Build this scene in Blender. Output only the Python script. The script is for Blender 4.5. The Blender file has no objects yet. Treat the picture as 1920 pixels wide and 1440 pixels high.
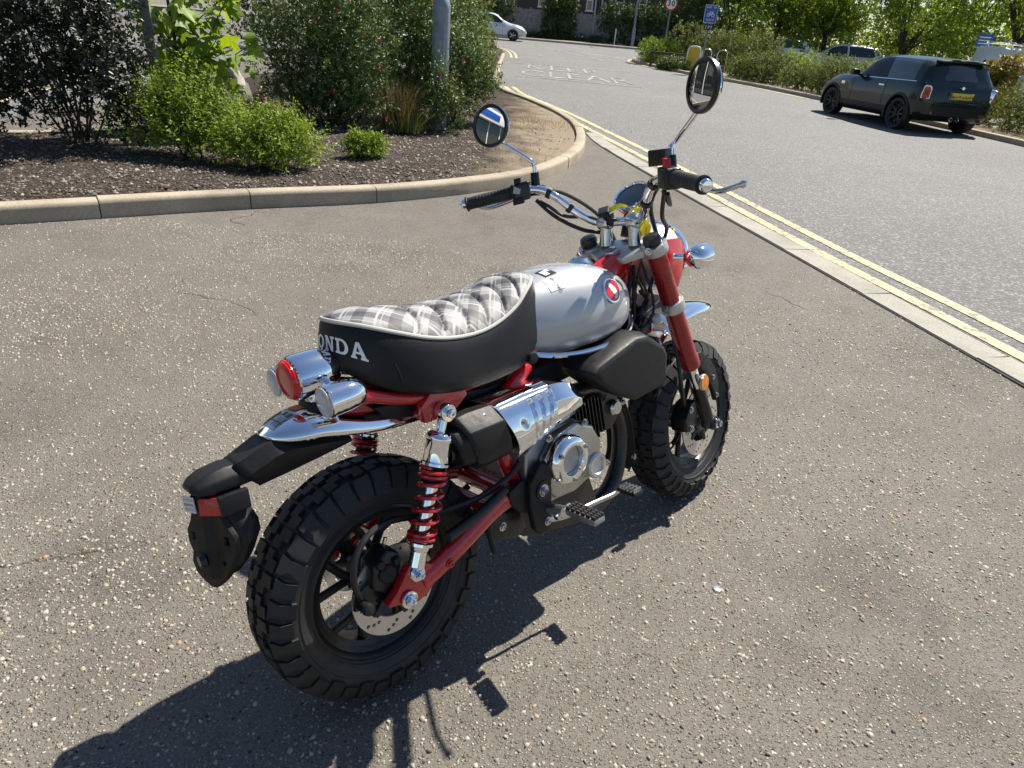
import bpy, bmesh, math, random
import numpy as np
from math import sin, cos, pi, radians, atan2, sqrt, hypot
from mathutils import Vector, Matrix, Quaternion

random.seed(7); rng = np.random.default_rng(7)
scene = bpy.context.scene
COL = scene.collection

# ------------------------------------------------------------------ camera
CAM_H, PITCH, ROLL, FPX = 1.3011, radians(27.4414), radians(5.0056), 1285.99
cam_data = bpy.data.cameras.new('camera')
cam_data.sensor_width = 36.0; cam_data.sensor_fit = 'HORIZONTAL'
cam_data.lens = FPX / 1920 * 36.0
cam_data.clip_start = 0.05; cam_data.clip_end = 2000
cam = bpy.data.objects.new('camera', cam_data); COL.objects.link(cam)
_f = Vector((0, cos(PITCH), -sin(PITCH))); _r = Vector((1, 0, 0)); _u = _r.cross(_f)
_r2 = cos(ROLL) * _r + sin(ROLL) * _u; _u2 = -sin(ROLL) * _r + cos(ROLL) * _u
cam.matrix_world = Matrix(((_r2.x, _u2.x, -_f.x, 0), (_r2.y, _u2.y, -_f.y, 0), (_r2.z, _u2.z, -_f.z, CAM_H), (0, 0, 0, 1)))
scene.camera = cam

# ------------------------------------------------------------------ sky, sun, exposure
SUN_AZ, SUN_EL = radians(50), radians(53)          # azimuth from +X towards +Y
world = bpy.data.worlds.new('World'); scene.world = world; world.use_nodes = True
wn = world.node_tree.nodes; wn.clear()
sky = wn.new('ShaderNodeTexSky'); sky.sky_type = 'NISHITA'; sky.sun_disc = False
sky.sun_elevation = SUN_EL; sky.sun_rotation = pi / 2 - SUN_AZ
sky.air_density = 1.0; sky.dust_density = 0.25; sky.ozone_density = 2.0
bg = wn.new('ShaderNodeBackground'); bg.inputs[1].default_value = 0.062
wo = wn.new('ShaderNodeOutputWorld')
world.node_tree.links.new(sky.outputs[0], bg.inputs[0]); world.node_tree.links.new(bg.outputs[0], wo.inputs[0])
sun_d = bpy.data.lights.new('sun', 'SUN'); sun_d.energy = 5.0; sun_d.angle = radians(0.53); sun_d.color = (1.0, 0.93, 0.82)
sun = bpy.data.objects.new('sun', sun_d); COL.objects.link(sun)
_s = Vector((cos(SUN_EL) * cos(SUN_AZ), cos(SUN_EL) * sin(SUN_AZ), sin(SUN_EL)))
sun.rotation_euler = _s.to_track_quat('Z', 'Y').to_euler(); sun.location = _s * 60
scene.view_settings.view_transform = 'Standard'; scene.view_settings.look = 'None'
scene.view_settings.exposure = 0.96; scene.view_settings.gamma = 1
scene.cycles.use_denoising = True
scene.cycles.max_bounces = 8; scene.cycles.transparent_max_bounces = 8
scene.cycles.sample_clamp_indirect = 6

# ------------------------------------------------------------------ helpers
def tag(o, label=None, cat=None, group=None, kind=None):
    if label: o['label'] = label
    if cat: o['category'] = cat
    if group: o['group'] = group
    if kind: o['kind'] = kind
    return o

def link(o, parent=None):
    COL.objects.link(o)
    if parent is not None: o.parent = parent
    return o

def empty(name, loc=(0, 0, 0), rz=0.0):
    o = bpy.data.objects.new(name, None); o.empty_display_size = 0.2
    o.location = loc; o.rotation_euler = (0, 0, rz); return link(o)

class MB:
    """collects verts and faces; build() makes one mesh object"""
    def __init__(s): s.v = []; s.f = []; s.m = []; s.cur = 0
    def add(s, vs, fs):
        b = len(s.v); s.v += [tuple(v) for v in vs]
        for f in fs: s.f.append(tuple(b + i for i in f)); s.m.append(s.cur)
        return s
    def loft(s, rings, closed=True, cap=(True, True)):
        n = len(rings[0]); vs = [p for r in rings for p in r]; fs = []
        for i in range(len(rings) - 1):
            for j in range(n if closed else n - 1):
                k = (j + 1) % n
                fs.append((i * n + j, i * n + k, (i + 1) * n + k, (i + 1) * n + j))
        if closed and cap[0]: fs.append(tuple(range(n - 1, -1, -1)))
        if closed and cap[1]: fs.append(tuple((len(rings) - 1) * n + j for j in range(n)))
        return s.add(vs, fs)
    def tube(s, path, r, n=10, smooth=0, flat=1.0, cap=True, up=None):
        P = [Vector(p) for p in path]; R = list(r) if hasattr(r, '__len__') else [r] * len(P)
        if smooth: P, R = catmull(P, R, smooth)
        T = [(P[min(i + 1, len(P) - 1)] - P[max(i - 1, 0)]).normalized() for i in range(len(P))]
        nrm = Vector(up) if up else (Vector((0, 0, 1)) if abs(T[0].z) < .9 else Vector((0, 1, 0)))
        nrm = (nrm - T[0] * nrm.dot(T[0])).normalized(); rings = []
        for i, p in enumerate(P):
            if i:
                q = T[i - 1].rotation_difference(T[i]); nrm = (q @ nrm); nrm = (nrm - T[i] * nrm.dot(T[i])).normalized()
            bi = T[i].cross(nrm)
            rings.append([p + R[i] * (cos(2 * pi * k / n) * nrm + flat * sin(2 * pi * k / n) * bi) for k in range(n)])
        return s.loft(rings, True, (cap, cap))
    def lathe(s, prof, org, axis, n=24, cap=(False, False)):
        """prof: (radius, height along axis)"""
        a = Vector(axis).normalized(); u = a.orthogonal().normalized(); w = a.cross(u); o = Vector(org)
        return s.loft([[o + a * h + max(r, 1e-5) * (cos(2 * pi * k / n) * u + sin(2 * pi * k / n) * w) for k in range(n)] for r, h in prof], True, cap)
    def box(s, c, d, M=None, taper=1.0):
        x, y, z = d[0] / 2, d[1] / 2, d[2] / 2; c = Vector(c)
        vs = [(-x, -y, -z), (x, -y, -z), (x, y, -z), (-x, y, -z), (-x * taper, -y * taper, z), (x * taper, -y * taper, z), (x * taper, y * taper, z), (-x * taper, y * taper, z)]
        vs = [c + ((M @ Vector(v)) if M else Vector(v)) for v in vs]
        return s.add(vs, [(3, 2, 1, 0), (4, 5, 6, 7), (0, 1, 5, 4), (1, 2, 6, 5), (2, 3, 7, 6), (3, 0, 4, 7)])
    def prism(s, pts, f0, f1):
        """pts 2D outline; f0,f1 map (a,b)->3D for the two faces"""
        n = len(pts); return s.add([f0(*p) for p in pts] + [f1(*p) for p in pts],
            [tuple(range(n - 1, -1, -1)), tuple(range(n, 2 * n))] + [(i, (i + 1) % n, n + (i + 1) % n, n + i) for i in range(n)])
    def build(s, name, mat, parent=None, sharp=38, bevel=0, seg=2, smooth=True, sub=0, solid=0, basis=None):
        me = bpy.data.meshes.new(name); bm = bmesh.new()
        vs = [bm.verts.new(v) for v in s.v]
        for f, m in zip(s.f, s.m):
            try: ff = bm.faces.new([vs[i] for i in f]); ff.material_index = m
            except ValueError: pass
        bmesh.ops.remove_doubles(bm, verts=bm.verts, dist=1e-5)
        bmesh.ops.recalc_face_normals(bm, faces=bm.faces)
        if bevel:
            es = [e for e in bm.edges if len(e.link_faces) == 2 and e.calc_face_angle(0) > radians(25)]
            bmesh.ops.bevel(bm, geom=es, offset=bevel, segments=seg, affect='EDGES', clamp_overlap=True, profile=.6)
        if smooth:
            for f in bm.faces: f.smooth = True
            for e in bm.edges:
                if len(e.link_faces) == 2 and e.calc_face_angle(0) > radians(sharp): e.smooth = False
        bm.to_mesh(me); bm.free()
        for m in (mat if isinstance(mat, (list, tuple)) else [mat]): me.materials.append(m)
        o = bpy.data.objects.new(name, me); link(o, parent)
        if solid:
            md = o.modifiers.new('solid', 'SOLIDIFY'); md.thickness = solid; md.offset = -1
        if sub:
            md = o.modifiers.new('sub', 'SUBSURF'); md.levels = sub; md.render_levels = sub
        if basis is not None: o.matrix_basis = basis
        return o

def catmull(P, R, k):
    outP, outR = [], []
    for i in range(len(P) - 1):
        p0, p1, p2, p3 = P[max(i - 1, 0)], P[i], P[i + 1], P[min(i + 2, len(P) - 1)]
        for j in range(k):
            t = j / k; t2 = t * t; t3 = t2 * t
            outP.append(.5 * ((2 * p1) + (p2 - p0) * t + (2 * p0 - 5 * p1 + 4 * p2 - p3) * t2 + (3 * p1 - p0 - 3 * p2 + p3) * t3))
            outR.append(R[i] + (R[i + 1] - R[i]) * t)
    outP.append(P[-1]); outR.append(R[-1]); return outP, outR

def np_mesh(name, V, F, mat, parent=None, attr=None, smooth=False):
    """fast mesh from arrays; F (n,3) or (n,4); attr: per-face float 'rnd'"""
    me = bpy.data.meshes.new(name); n, k = F.shape
    me.vertices.add(len(V)); me.vertices.foreach_set('co', np.asarray(V, np.float32).ravel())
    me.loops.add(n * k); me.loops.foreach_set('vertex_index', F.astype(np.int32).ravel())
    me.polygons.add(n); me.polygons.foreach_set('loop_start', np.arange(0, n * k, k, dtype=np.int32))
    if smooth: me.polygons.foreach_set('use_smooth', np.ones(n, bool))
    me.update(calc_edges=True)
    if attr is not None:
        a = me.attributes.new('rnd', 'FLOAT', 'FACE'); a.data.foreach_set('value', np.asarray(attr, np.float32))
    me.materials.append(mat)
    return link(bpy.data.objects.new(name, me), parent)

def plate2d(outline, holes, thick, mapf, name, mat, parent=None, bev=0.0, basis=None):
    """flat plate with real holes; mapf(a,b,t)->3D"""
    cu = bpy.data.curves.new('tmp', 'CURVE'); cu.dimensions = '2D'; cu.fill_mode = 'BOTH'; cu.extrude = thick / 2; cu.bevel_depth = bev
    for loop in [outline] + holes:
        sp = cu.splines.new('POLY'); sp.points.add(len(loop) - 1); sp.use_cyclic_u = True
        for p, q in zip(sp.points, loop): p.co = (q[0], q[1], 0, 1)
    o = bpy.data.objects.new('tmp', cu); COL.objects.link(o)
    dg = bpy.context.evaluated_depsgraph_get(); me = bpy.data.meshes.new_from_object(o.evaluated_get(dg))
    bpy.data.objects.remove(o); bpy.data.curves.remove(cu); me.name = name
    for v in me.vertices: v.co = mapf(v.co.x, v.co.y, v.co.z)
    me.materials.clear(); me.materials.append(mat)
    ob = link(bpy.data.objects.new(name, me), parent)
    if basis is not None: ob.matrix_basis = basis
    return ob

def text_mesh(txt, size, mapf, name, mat, parent=None, extrude=0.0, sx=1.0, align='CENTER', res=3, bold=0.0):
    cu = bpy.data.curves.new('tmp', 'FONT'); cu.body = txt; cu.size = size; cu.align_x = align; cu.align_y = 'CENTER'
    cu.extrude = extrude; cu.resolution_u = res; cu.offset = bold
    o = bpy.data.objects.new('tmp', cu); COL.objects.link(o)
    dg = bpy.context.evaluated_depsgraph_get(); me = bpy.data.meshes.new_from_object(o.evaluated_get(dg))
    bpy.data.objects.remove(o); bpy.data.curves.remove(cu); me.name = name
    for v in me.vertices: v.co = mapf(v.co.x * sx, v.co.y, v.co.z)
    me.materials.clear(); me.materials.append(mat)
    return link(bpy.data.objects.new(name, me), parent)

def circle(cx, cy, r, n=16): return [(cx + r * cos(2 * pi * k / n), cy + r * sin(2 * pi * k / n)) for k in range(n)]

def interp(x, xs, ys):
    return float(np.interp(x, xs, ys))
def smoothin(x, pts):
    """cubic hermite through (x,y) pts"""
    xs = [p[0] for p in pts]
    if x <= xs[0]: return pts[0][1]
    if x >= xs[-1]: return pts[-1][1]
    i = max(k for k in range(len(xs) - 1) if xs[k] <= x)
    def sl(k):
        if k == 0 or k == len(xs) - 1: return (pts[min(k + 1, len(xs) - 1)][1] - pts[max(k - 1, 0)][1]) / (pts[min(k + 1, len(xs) - 1)][0] - pts[max(k - 1, 0)][0])
        return (pts[k + 1][1] - pts[k - 1][1]) / (pts[k + 1][0] - pts[k - 1][0])
    h = xs[i + 1] - xs[i]; t = (x - xs[i]) / h
    return (2*t**3-3*t*t+1)*pts[i][1] + (t**3-2*t*t+t)*h*sl(i) + (-2*t**3+3*t*t)*pts[i+1][1] + (t**3-t*t)*h*sl(i+1)

# ------------------------------------------------------------------ materials
class N:
    """tiny node-tree wrapper"""
    def __init__(s, name):
        s.m = bpy.data.materials.new(name); s.m.use_nodes = True; s.t = s.m.node_tree
        s.b = s.t.nodes['Principled BSDF']; s.out = s.t.nodes['Material Output']
    def n(s, typ, **kw):
        nd = s.t.nodes.new('ShaderNode' + typ)
        for k, v in kw.items(): setattr(nd, k, v)
        return nd
    def l(s, a, b): s.t.links.new(a, b)
    def set(s, nd, **kw):
        for k, v in kw.items():
            i = nd.inputs[k.replace('_', ' ')] if k.replace('_', ' ') in nd.inputs else nd.inputs[int(k[1:])]
            if hasattr(v, 'is_linked') or isinstance(v, bpy.types.NodeSocket): s.l(v, i)
            else: i.default_value = v
        return nd
    def coord(s, which='Object', scale=None):
        c = s.n('TexCoord').outputs[which]
        if scale:
            mp = s.n('Mapping'); mp.inputs['Scale'].default_value = scale if hasattr(scale, '__len__') else (scale,) * 3
            s.l(c, mp.inputs[0]); c = mp.outputs[0]
        return c
    def noise(s, vec, scale, detail=4, rough=.55, out=0):
        nd = s.n('TexNoise'); s.l(vec, nd.inputs['Vector']); nd.inputs['Scale'].default_value = scale
        nd.inputs['Detail'].default_value = detail; nd.inputs['Roughness'].default_value = rough; return nd.outputs[out]
    def vor(s, vec, scale, feature='F1', out='Distance', rnd=1.0):
        nd = s.n('TexVoronoi'); nd.feature = feature; s.l(vec, nd.inputs['Vector']); nd.inputs['Scale'].default_value = scale
        nd.inputs['Randomness'].default_value = rnd; return nd.outputs[out]
    def ramp(s, fac, stops, interp='LINEAR'):
        nd = s.n('ValToRGB'); nd.color_ramp.interpolation = interp; cr = nd.color_ramp
        while len(cr.elements) < len(stops): cr.elements.new(.5)
        for e, (p, c) in zip(cr.elements, stops):
            e.position = p; e.color = (c, c, c, 1) if not hasattr(c, '__len__') else (*c, 1)
        s.l(fac, nd.inputs[0]); return nd.outputs[0]
    def math(s, op, a, b=None, c=None, clamp=False):
        nd = s.n('Math'); nd.operation = op; nd.use_clamp = clamp
        for i, v in enumerate((a, b, c)):
            if v is None: continue
            if isinstance(v, (int, float)): nd.inputs[i].default_value = v
            else: s.l(v, nd.inputs[i])
        return nd.outputs[0]
    def mix(s, fac, a, b, mode='MIX'):
        nd = s.n('Mix'); nd.data_type = 'RGBA'; nd.blend_type = mode
        for i, v in ((0, fac), (6, a), (7, b)):
            if isinstance(v, (int, float)): nd.inputs[i].default_value = v
            elif isinstance(v, (tuple, list)): nd.inputs[i].default_value = (*v, 1)
            else: s.l(v, nd.inputs[i])
        return nd.outputs[2]
    def bump(s, h, strength=.3, dist=.01, prev=None):
        nd = s.n('Bump'); nd.inputs['Strength'].default_value = strength; nd.inputs['Distance'].default_value = dist
        s.l(h, nd.inputs['Height'])
        if prev is not None: s.l(prev, nd.inputs['Normal'])
        return nd.outputs[0]
    def col(s, c):
        if isinstance(c, (tuple, list)): s.b.inputs['Base Color'].default_value = (*c, 1)
        else: s.l(c, s.b.inputs['Base Color'])
    def p(s, **kw):
        for k, v in kw.items():
            k = {'rough': 'Roughness', 'metal': 'Metallic', 'spec': 'Specular IOR Level', 'coat': 'Coat Weight', 'coatr': 'Coat Roughness', 'trans': 'Transmission Weight', 'ior': 'IOR', 'alpha': 'Alpha', 'normal': 'Normal', 'emit': 'Emission Strength'}[k]
            if isinstance(v, (int, float)): s.b.inputs[k].default_value = v
            else: s.l(v, s.b.inputs[k])
        return s

def simple(name, c, rough=.5, metal=0.0, coat=0.0, spec=.5, var=.08, nscale=30, bump=0.0, bscale=200, rvar=.08):
    """plain paint / plastic / metal with slight procedural wear in colour and roughness"""
    k = N(name); v = k.coord('Object'); nz = k.noise(v, nscale, 3)
    lo = tuple(x * (1 - var) for x in c); hi = tuple(min(1, x * (1 + var)) for x in c)
    k.col(k.ramp(nz, [(.3, lo), (.7, hi)]))
    k.p(metal=metal, coat=coat, spec=spec, coatr=.03)
    k.p(rough=k.ramp(k.noise(v, nscale * 2.3, 4), [(.3, max(0.0, rough - rvar)), (.7, min(1, rough + rvar))]))
    if bump: k.p(normal=k.bump(k.noise(v, bscale, 3), bump, .002))
    return k.m

def chrome_mat(name, c, rough):
    k = N(name); v = k.coord('Object'); k.col(c); k.p(metal=1.0)
    k.p(rough=k.ramp(k.noise(v, 14, 5), [(.35, rough * .5), (.75, rough * 1.6)]))
    return k.m

CHROME = chrome_mat('chrome', (.88, .90, .93), .04)
STEEL = chrome_mat('polished_steel', (.60, .60, .60), .22)
ALU = simple('silver_paint_alloy', (.55, .55, .54), .38, .75, var=.04)
GREYALU = simple('grey_cast_alloy', (.38, .38, .38), .45, .8, bump=.1, bscale=300)
RED = simple('red_frame_paint', (.46, .010, .014), .26, 0, coat=.7, var=.05)
DKRED = simple('red_fork_paint', (.30, .010, .014), .30, .25, coat=.5, var=.04)
BLACKP = simple('black_moulded_plastic', (.010, .010, .011), .44, spec=.30, var=.15, bump=.25, bscale=900)
BLACKM = simple('black_painted_metal', (.010, .010, .011), .32, var=.2)
DKBRONZE = simple('dark_wheel_paint', (.020, .018, .017), .38, .3, var=.15)
RUBBER = simple('tyre_rubber', (.014, .014, .014), .62, var=.25, nscale=12, bump=.2, bscale=500)
GRIPR = simple('grip_rubber', (.012, .012, .012), .6, var=.2)
CABLE = simple('cable_sheath', (.010, .010, .011), .42)
YEL = simple('yellow_tag_plastic', (.80, .66, .02), .4)
WHITEP = simple('white_print', (.72, .73, .74), .45, var=.03)
DISCM = simple('brake_disc_steel', (.62, .58, .52), .34, .7, var=.05, nscale=60)
def silver_tank():
    k = N('silver_tank_paint'); v = k.coord('Object')
    fl = k.vor(v, 2600, out='Color'); g = k.n('SeparateColor'); k.l(fl, g.inputs[0])
    k.col(k.ramp(g.outputs[0], [(0, (.36, .375, .40)), (1, (.48, .495, .52))]))
    k.p(metal=.35, rough=.40, coat=1.0, coatr=.015); return k.m
TANKM = silver_tank()
def lens(name, c, rough=.08, tr=.75):
    k = N(name); v = k.coord('Object'); w = k.n('TexWave'); k.l(v, w.inputs[0]); w.inputs['Scale'].default_value = 70
    k.col(c); k.p(rough=rough, trans=tr, ior=1.45, coat=.6, normal=k.bump(w.outputs[1], .5, .002)); return k.m
REDLENS = lens('red_lens', (.62, .006, .004), .18, .25)
CLEARLENS = lens('clear_lens', (.86, .86, .85), .15, .45)
AMBER = lens('amber_lens', (.95, .32, .01), .12, .25)
def mirror_mat():
    k = N('mirror_glass'); k.col((.82, .84, .86)); k.p(metal=1.0, rough=k.ramp(k.noise(k.coord(), 6), [(.4, .0), (.9, .03)])); return k.m
MIRROR = mirror_mat()
GLASSBLK = simple('gauge_face_glass', (.010, .011, .014), .06, coat=1.0, rvar=.02)
def vinyl():
    k = N('black_seat_vinyl'); v = k.coord('Object'); k.col(k.ramp(k.noise(v, 9, 3), [(.3, (.008, .008, .009)), (.7, (.013, .013, .014))]))
    b = k.vor(v, 900, 'SMOOTH_F1'); k.p(rough=.46, spec=.28, normal=k.bump(b, .30, .0015)); return k.m
VINYL = vinyl()
def plaid():
    k = N('grey_plaid_cloth'); v = k.coord('Object'); sp = k.n('SeparateXYZ'); k.l(v, sp.inputs[0])
    X, Y = sp.outputs[0], sp.outputs[1]
    a = k.math('MULTIPLY', k.math('ADD', X, Y), .7071); b = k.math('MULTIPLY', k.math('SUBTRACT', X, Y), .7071)
    P = .066
    def band(c, off, w):      # 1 inside a stripe of width w
        m = k.math('PINGPONG', k.math('ADD', c, off), P / 2); return k.math('LESS_THAN', m, w / 2)
    da = band(a, .0, .022); db = band(b, .012, .022)
    wa = k.math('ADD', band(a, .033, .0045), k.math('MULTIPLY', band(a, .024, .0025), .6), clamp=True)
    wb = k.math('ADD', band(b, .045, .0045), k.math('MULTIPLY', band(b, .036, .0025), .6), clamp=True)
    sm = k.math('ADD', da, db)
    base = k.ramp(k.math('MULTIPLY', sm, .5), [(0, (.50, .50, .49)), (.5, (.21, .21, .22)), (1, (.022, .022, .026))], 'CONSTANT')
    base = k.ramp(k.math('MULTIPLY', sm, .5), [(0, (.25, .25, .245)), (.4, (.085, .085, .092)), (.9, (.009, .009, .012))], 'CONSTANT')
    c = k.mix(k.math('MULTIPLY', wa, .75), base, (.42, .42, .42)); c = k.mix(k.math('MULTIPLY', wb, .75), c, (.42, .42, .42))
    c = k.mix(.12, c, k.ramp(k.noise(v, 40, 4), [(.3, .15), (.7, .5)])); k.col(c)
    k.p(rough=.62, normal=k.bump(k.noise(v, 900, 2), .12, .001)); return k.m
PLAID = plaid()
PIPING = simple('white_piping_vinyl', (.44, .43, .40), .42, var=.04)
# ------------------------------------------------------------------ ground
def gz(y):
    t = max(0.0, y - 13); return .016 * t * t / (t + 6)
def apron_mat():
    k = N('worn_apron_asphalt'); v = k.coord('Object')
    big = k.noise(v, .55, 5, .6); mid = k.noise(v, 4.5, 5, .6); fine = k.noise(v, 160, 3, .6)
    base = k.ramp(k.math('ADD', k.math('MULTIPLY', big, .55), k.math('MULTIPLY', mid, .45)), [(.26, (.070, .064, .056)), (.50, (.120, .111, .099)), (.74, (.185, .168, .146))])
    stain = k.ramp(k.noise(v, 1.1, 6, .7), [(.34, .55), (.46, 1.0), (.62, 1.0), (.74, 1.22)]); base = k.mix(1.0, base, stain, 'MULTIPLY'); base = k.mix(.35, base, k.ramp(fine, [(.3, (.035, .031, .027)), (.7, (.26, .232, .192))]))
    wv = k.n('VectorMath'); wv.operation = 'ADD'; k.l(v, wv.inputs[0])
    nz = k.n('TexNoise'); k.l(v, nz.inputs['Vector']); nz.inputs['Scale'].default_value = 130; 
    sc = k.n('VectorMath'); sc.operation = 'SCALE'; k.l(nz.outputs['Color'], sc.inputs[0]); sc.inputs['Scale'].default_value = .004; k.l(sc.outputs[0], wv.inputs[1]); vv = wv.outputs[0]
    h = None; col = base
    for scale, thr, w in ((105, .50, .40), (190, .45, .42)):
        d = k.vor(vv, scale); c = k.vor(vv, scale, out='Color'); sp = k.n('SeparateColor'); k.l(c, sp.inputs[0])
        pick = k.math('GREATER_THAN', sp.outputs[0], thr); inside = k.ramp(d, [(w - .10, 1.0), (w, 0.0)])
        m = k.math('MULTIPLY', pick, inside)
        sc_ = k.ramp(sp.outputs[1], [(0, (.14, .123, .10)), (.35, (.22, .195, .155)), (.60, (.32, .288, .235)), (.80, (.28, .215, .14)), (.88, (.040, .036, .032)), (.94, (.40, .375, .33))], 'CONSTANT')
        col = k.mix(m, col, sc_); hh = k.math('MULTIPLY', m, k.math('SUBTRACT', 1.0, d)); h = hh if h is None else k.math('MAXIMUM', h, hh)
    # cracks
    wn_ = k.n('VectorMath'); wn_.operation = 'ADD'; k.l(v, wn_.inputs[0]); n2 = k.n('TexNoise'); k.l(v, n2.inputs['Vector']); n2.inputs['Scale'].default_value = 2.5; n2.inputs['Detail'].default_value = 8
    s2 = k.n('VectorMath'); s2.operation = 'SCALE'; k.l(n2.outputs['Color'], s2.inputs[0]); s2.inputs['Scale'].default_value = .5; k.l(s2.outputs[0], wn_.inputs[1])
    ed = k.vor(wn_.outputs[0], .42, 'DISTANCE_TO_EDGE'); gate = k.ramp(k.noise(v, .8, 2), [(.60, 0.0), (.66, 1.0)])
    crack = k.math('MULTIPLY', k.ramp(ed, [(.0, 1.0), (.0012, 1.0), (.0045, 0.0)]), gate)
    col = k.mix(k.math('MULTIPLY', crack, .6), col, (.045, .038, .030)); k.col(col)
    k.p(rough=.82, spec=.35)
    hgt = k.math('ADD', k.math('MULTIPLY', h, 1.0), k.math('ADD', k.math('MULTIPLY', fine, .35), k.math('MULTIPLY', crack, -1.5)))
    k.p(normal=k.bump(hgt, 1.0, .006)); return k.m
def road_mat():
    k = N('road_asphalt'); v = k.coord('Object')
    big = k.noise(v, .30, 4, .6); fine = k.noise(v, 90, 3, .65)
    d = k.vor(v, 48); c = k.vor(v, 48, out='Color'); sp = k.n('SeparateColor'); k.l(c, sp.inputs[0])
    col = k.ramp(sp.outputs[0], [(0, (.060, .061, .063)), (.35, (.130, .130, .130)), (.62, (.21, .208, .203)), (.85, (.33, .325, .31)), (1, (.50, .49, .47))])
    col = k.mix(k.ramp(d, [(.25, 0.0), (.55, .8)]), col, (.045, .045, .047))
    col = k.mix(.38, col, k.ramp(big, [(.3, (.165, .166, .166)), (.7, (.245, .242, .234))])); k.col(col)
    k.p(rough=.78, spec=.4, normal=k.bump(k.math('ADD', k.math('SUBTRACT', 1.0, d), fine), 1.0, .010)); return k.m
def concrete(name, c, sc=1.0):
    k = N(name); v = k.coord('Object'); big = k.noise(v, 2.2, 5, .65); f = k.noise(v, 120, 3, .6); d = k.vor(v, 180); cc = k.vor(v, 180, out='Color'); sp = k.n('SeparateColor'); k.l(cc, sp.inputs[0])
    lo = tuple(x * .62 for x in c); hi = tuple(min(1, x * 1.22) for x in c)
    col = k.ramp(k.math('ADD', k.math('MULTIPLY', big, .7), k.math('MULTIPLY', f, .3)), [(.30, lo), (.52, c), (.72, hi)])
    col = k.mix(k.math('MULTIPLY', k.math('GREATER_THAN', sp.outputs[0], .8), .35), col, tuple(x * .45 for x in c)); k.col(col)
    k.p(rough=.85, spec=.3, normal=k.bump(k.math('ADD', f, k.math('MULTIPLY', d, -.4)), .5, .003)); return k.m
APRON, ROAD = apron_mat(), road_mat()
KERB = concrete('kerb_concrete', (.36, .31, .235)); CHANNEL = concrete('edging_concrete', (.31, .295, .255)); PAVE = concrete('paving_asphalt', (.24, .20, .17))
def paint(name, c, wear):
    k = N(name); v = k.coord('Object'); n = k.noise(v, 22, 6, .75); n2 = k.noise(v, 3, 3)
    m = k.ramp(k.math('ADD', k.math('MULTIPLY', n, .7), k.math('MULTIPLY', n2, .3)), [(wear, 0.0), (wear + .07, 1.0)])
    k.col(k.mix(m, (.14, .135, .125), k.mix(k.noise(v, 60), tuple(x * .8 for x in c), c))); k.p(rough=.7, normal=k.bump(k.noise(v, 150), .4, .002)); return k.m
YPAINT = paint('yellow_line_paint', (.62, .49, .23), .44); WPAINT = paint('white_line_paint', (.56, .55, .52), .50)

def sheet(name, x0, x1, y0, y1, dz, mat, ny=60, nx=2, kind='structure', mask=None):
    ys = np.linspace(y0, y1, ny + 1); xs = np.linspace(x0, x1, nx + 1)
    V_ = np.array([(x, y, gz(y) + dz) for y in ys for x in xs]); n = nx + 1
    F_ = np.array([(i * n + j, i * n + j + 1, (i + 1) * n + j + 1, (i + 1) * n + j) for i in range(ny) for j in range(nx)])
    o = np_mesh(name, V_, F_, mat, smooth=True); tag(o, kind=kind); return o
def strip(name, path, w, dz, mat, off=0.0, parent=None, flat=False, sub=4, z=None):
    """band of width w along a plan polyline, `off` to its left"""
    P = [V3(p) for p in path]; P, _ = catmull(P, [0] * len(P), sub); g = MB(); rows = []
    for i, p in enumerate(P):
        t = (P[min(i + 1, len(P) - 1)] - P[max(i - 1, 0)]).normalized(); n = V3((-t.y, t.x))
        a, b = p + n * (off - w / 2), p + n * (off + w / 2)
        rows.append([(a.x, a.y, gz(a.y) + dz), (b.x, b.y, gz(b.y) + dz)])
    g.loft(rows, False); return g.build(name, mat, parent)
def V3(p): return Vector((p[0], p[1], 0))

ground = sheet('ground', -260, 260, -60, 420, 0.0, APRON, 240, 2)
# plan polylines, metres, seen from above
EDGE = [(4.05, -4.4), (3.04, .0), (2.37, 2.93), (1.90, 4.97), (1.46, 6.82), (1.04, 8.66), (.84, 9.7), (.76, 10.5), (.72, 10.9)]   # near edge of the concrete edging
YIN = [(4.35, -4.4), (3.33, .0), (2.60, 3.25), (2.19, 4.93), (1.86, 6.42), (1.40, 8.62), (.86, 11.0), (.46, 12.85), (.0, 14.5), (-.46, 15.9), (-.78, 17.6)]
YOUT = [(4.56, -4.4), (3.54, .0), (2.78, 3.45), (2.41, 4.98), (2.07, 6.6), (1.57, 9.0), (1.06, 11.2), (.64, 13.0), (.18, 14.6), (-.30, 16.1), (-.60, 17.7)]
BED = [(-6.6, 1.65), (-4.6, 2.95), (-3.17, 4.0), (-2.0, 4.85), (-1.19, 5.36), (-.49, 6.0), (.02, 6.66), (.37, 7.54), (.60, 8.6), (.69, 9.8), (.64, 11.2), (.34, 12.8), (-.14, 14.4), (-.62, 15.6), (-.95, 17.5), (-1.10, 21), (-1.30, 26), (-1.45, 31), (-1.75, 35), (-2.6, 38.5), (-4.6, 41), (-8, 42.2), (-14, 43)]
RK = [(10.3, -8), (10.0, 2), (9.75, 8), (9.50, 13), (9.36, 15.4), (8.60, 19.6), (8.15, 22.3), (7.1, 25.8), (5.8, 28.6), (4.55, 33.2), (4.3, 35.2), (4.7, 37.6), (6.6, 39.4), (11, 40.2), (24, 41)]
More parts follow.
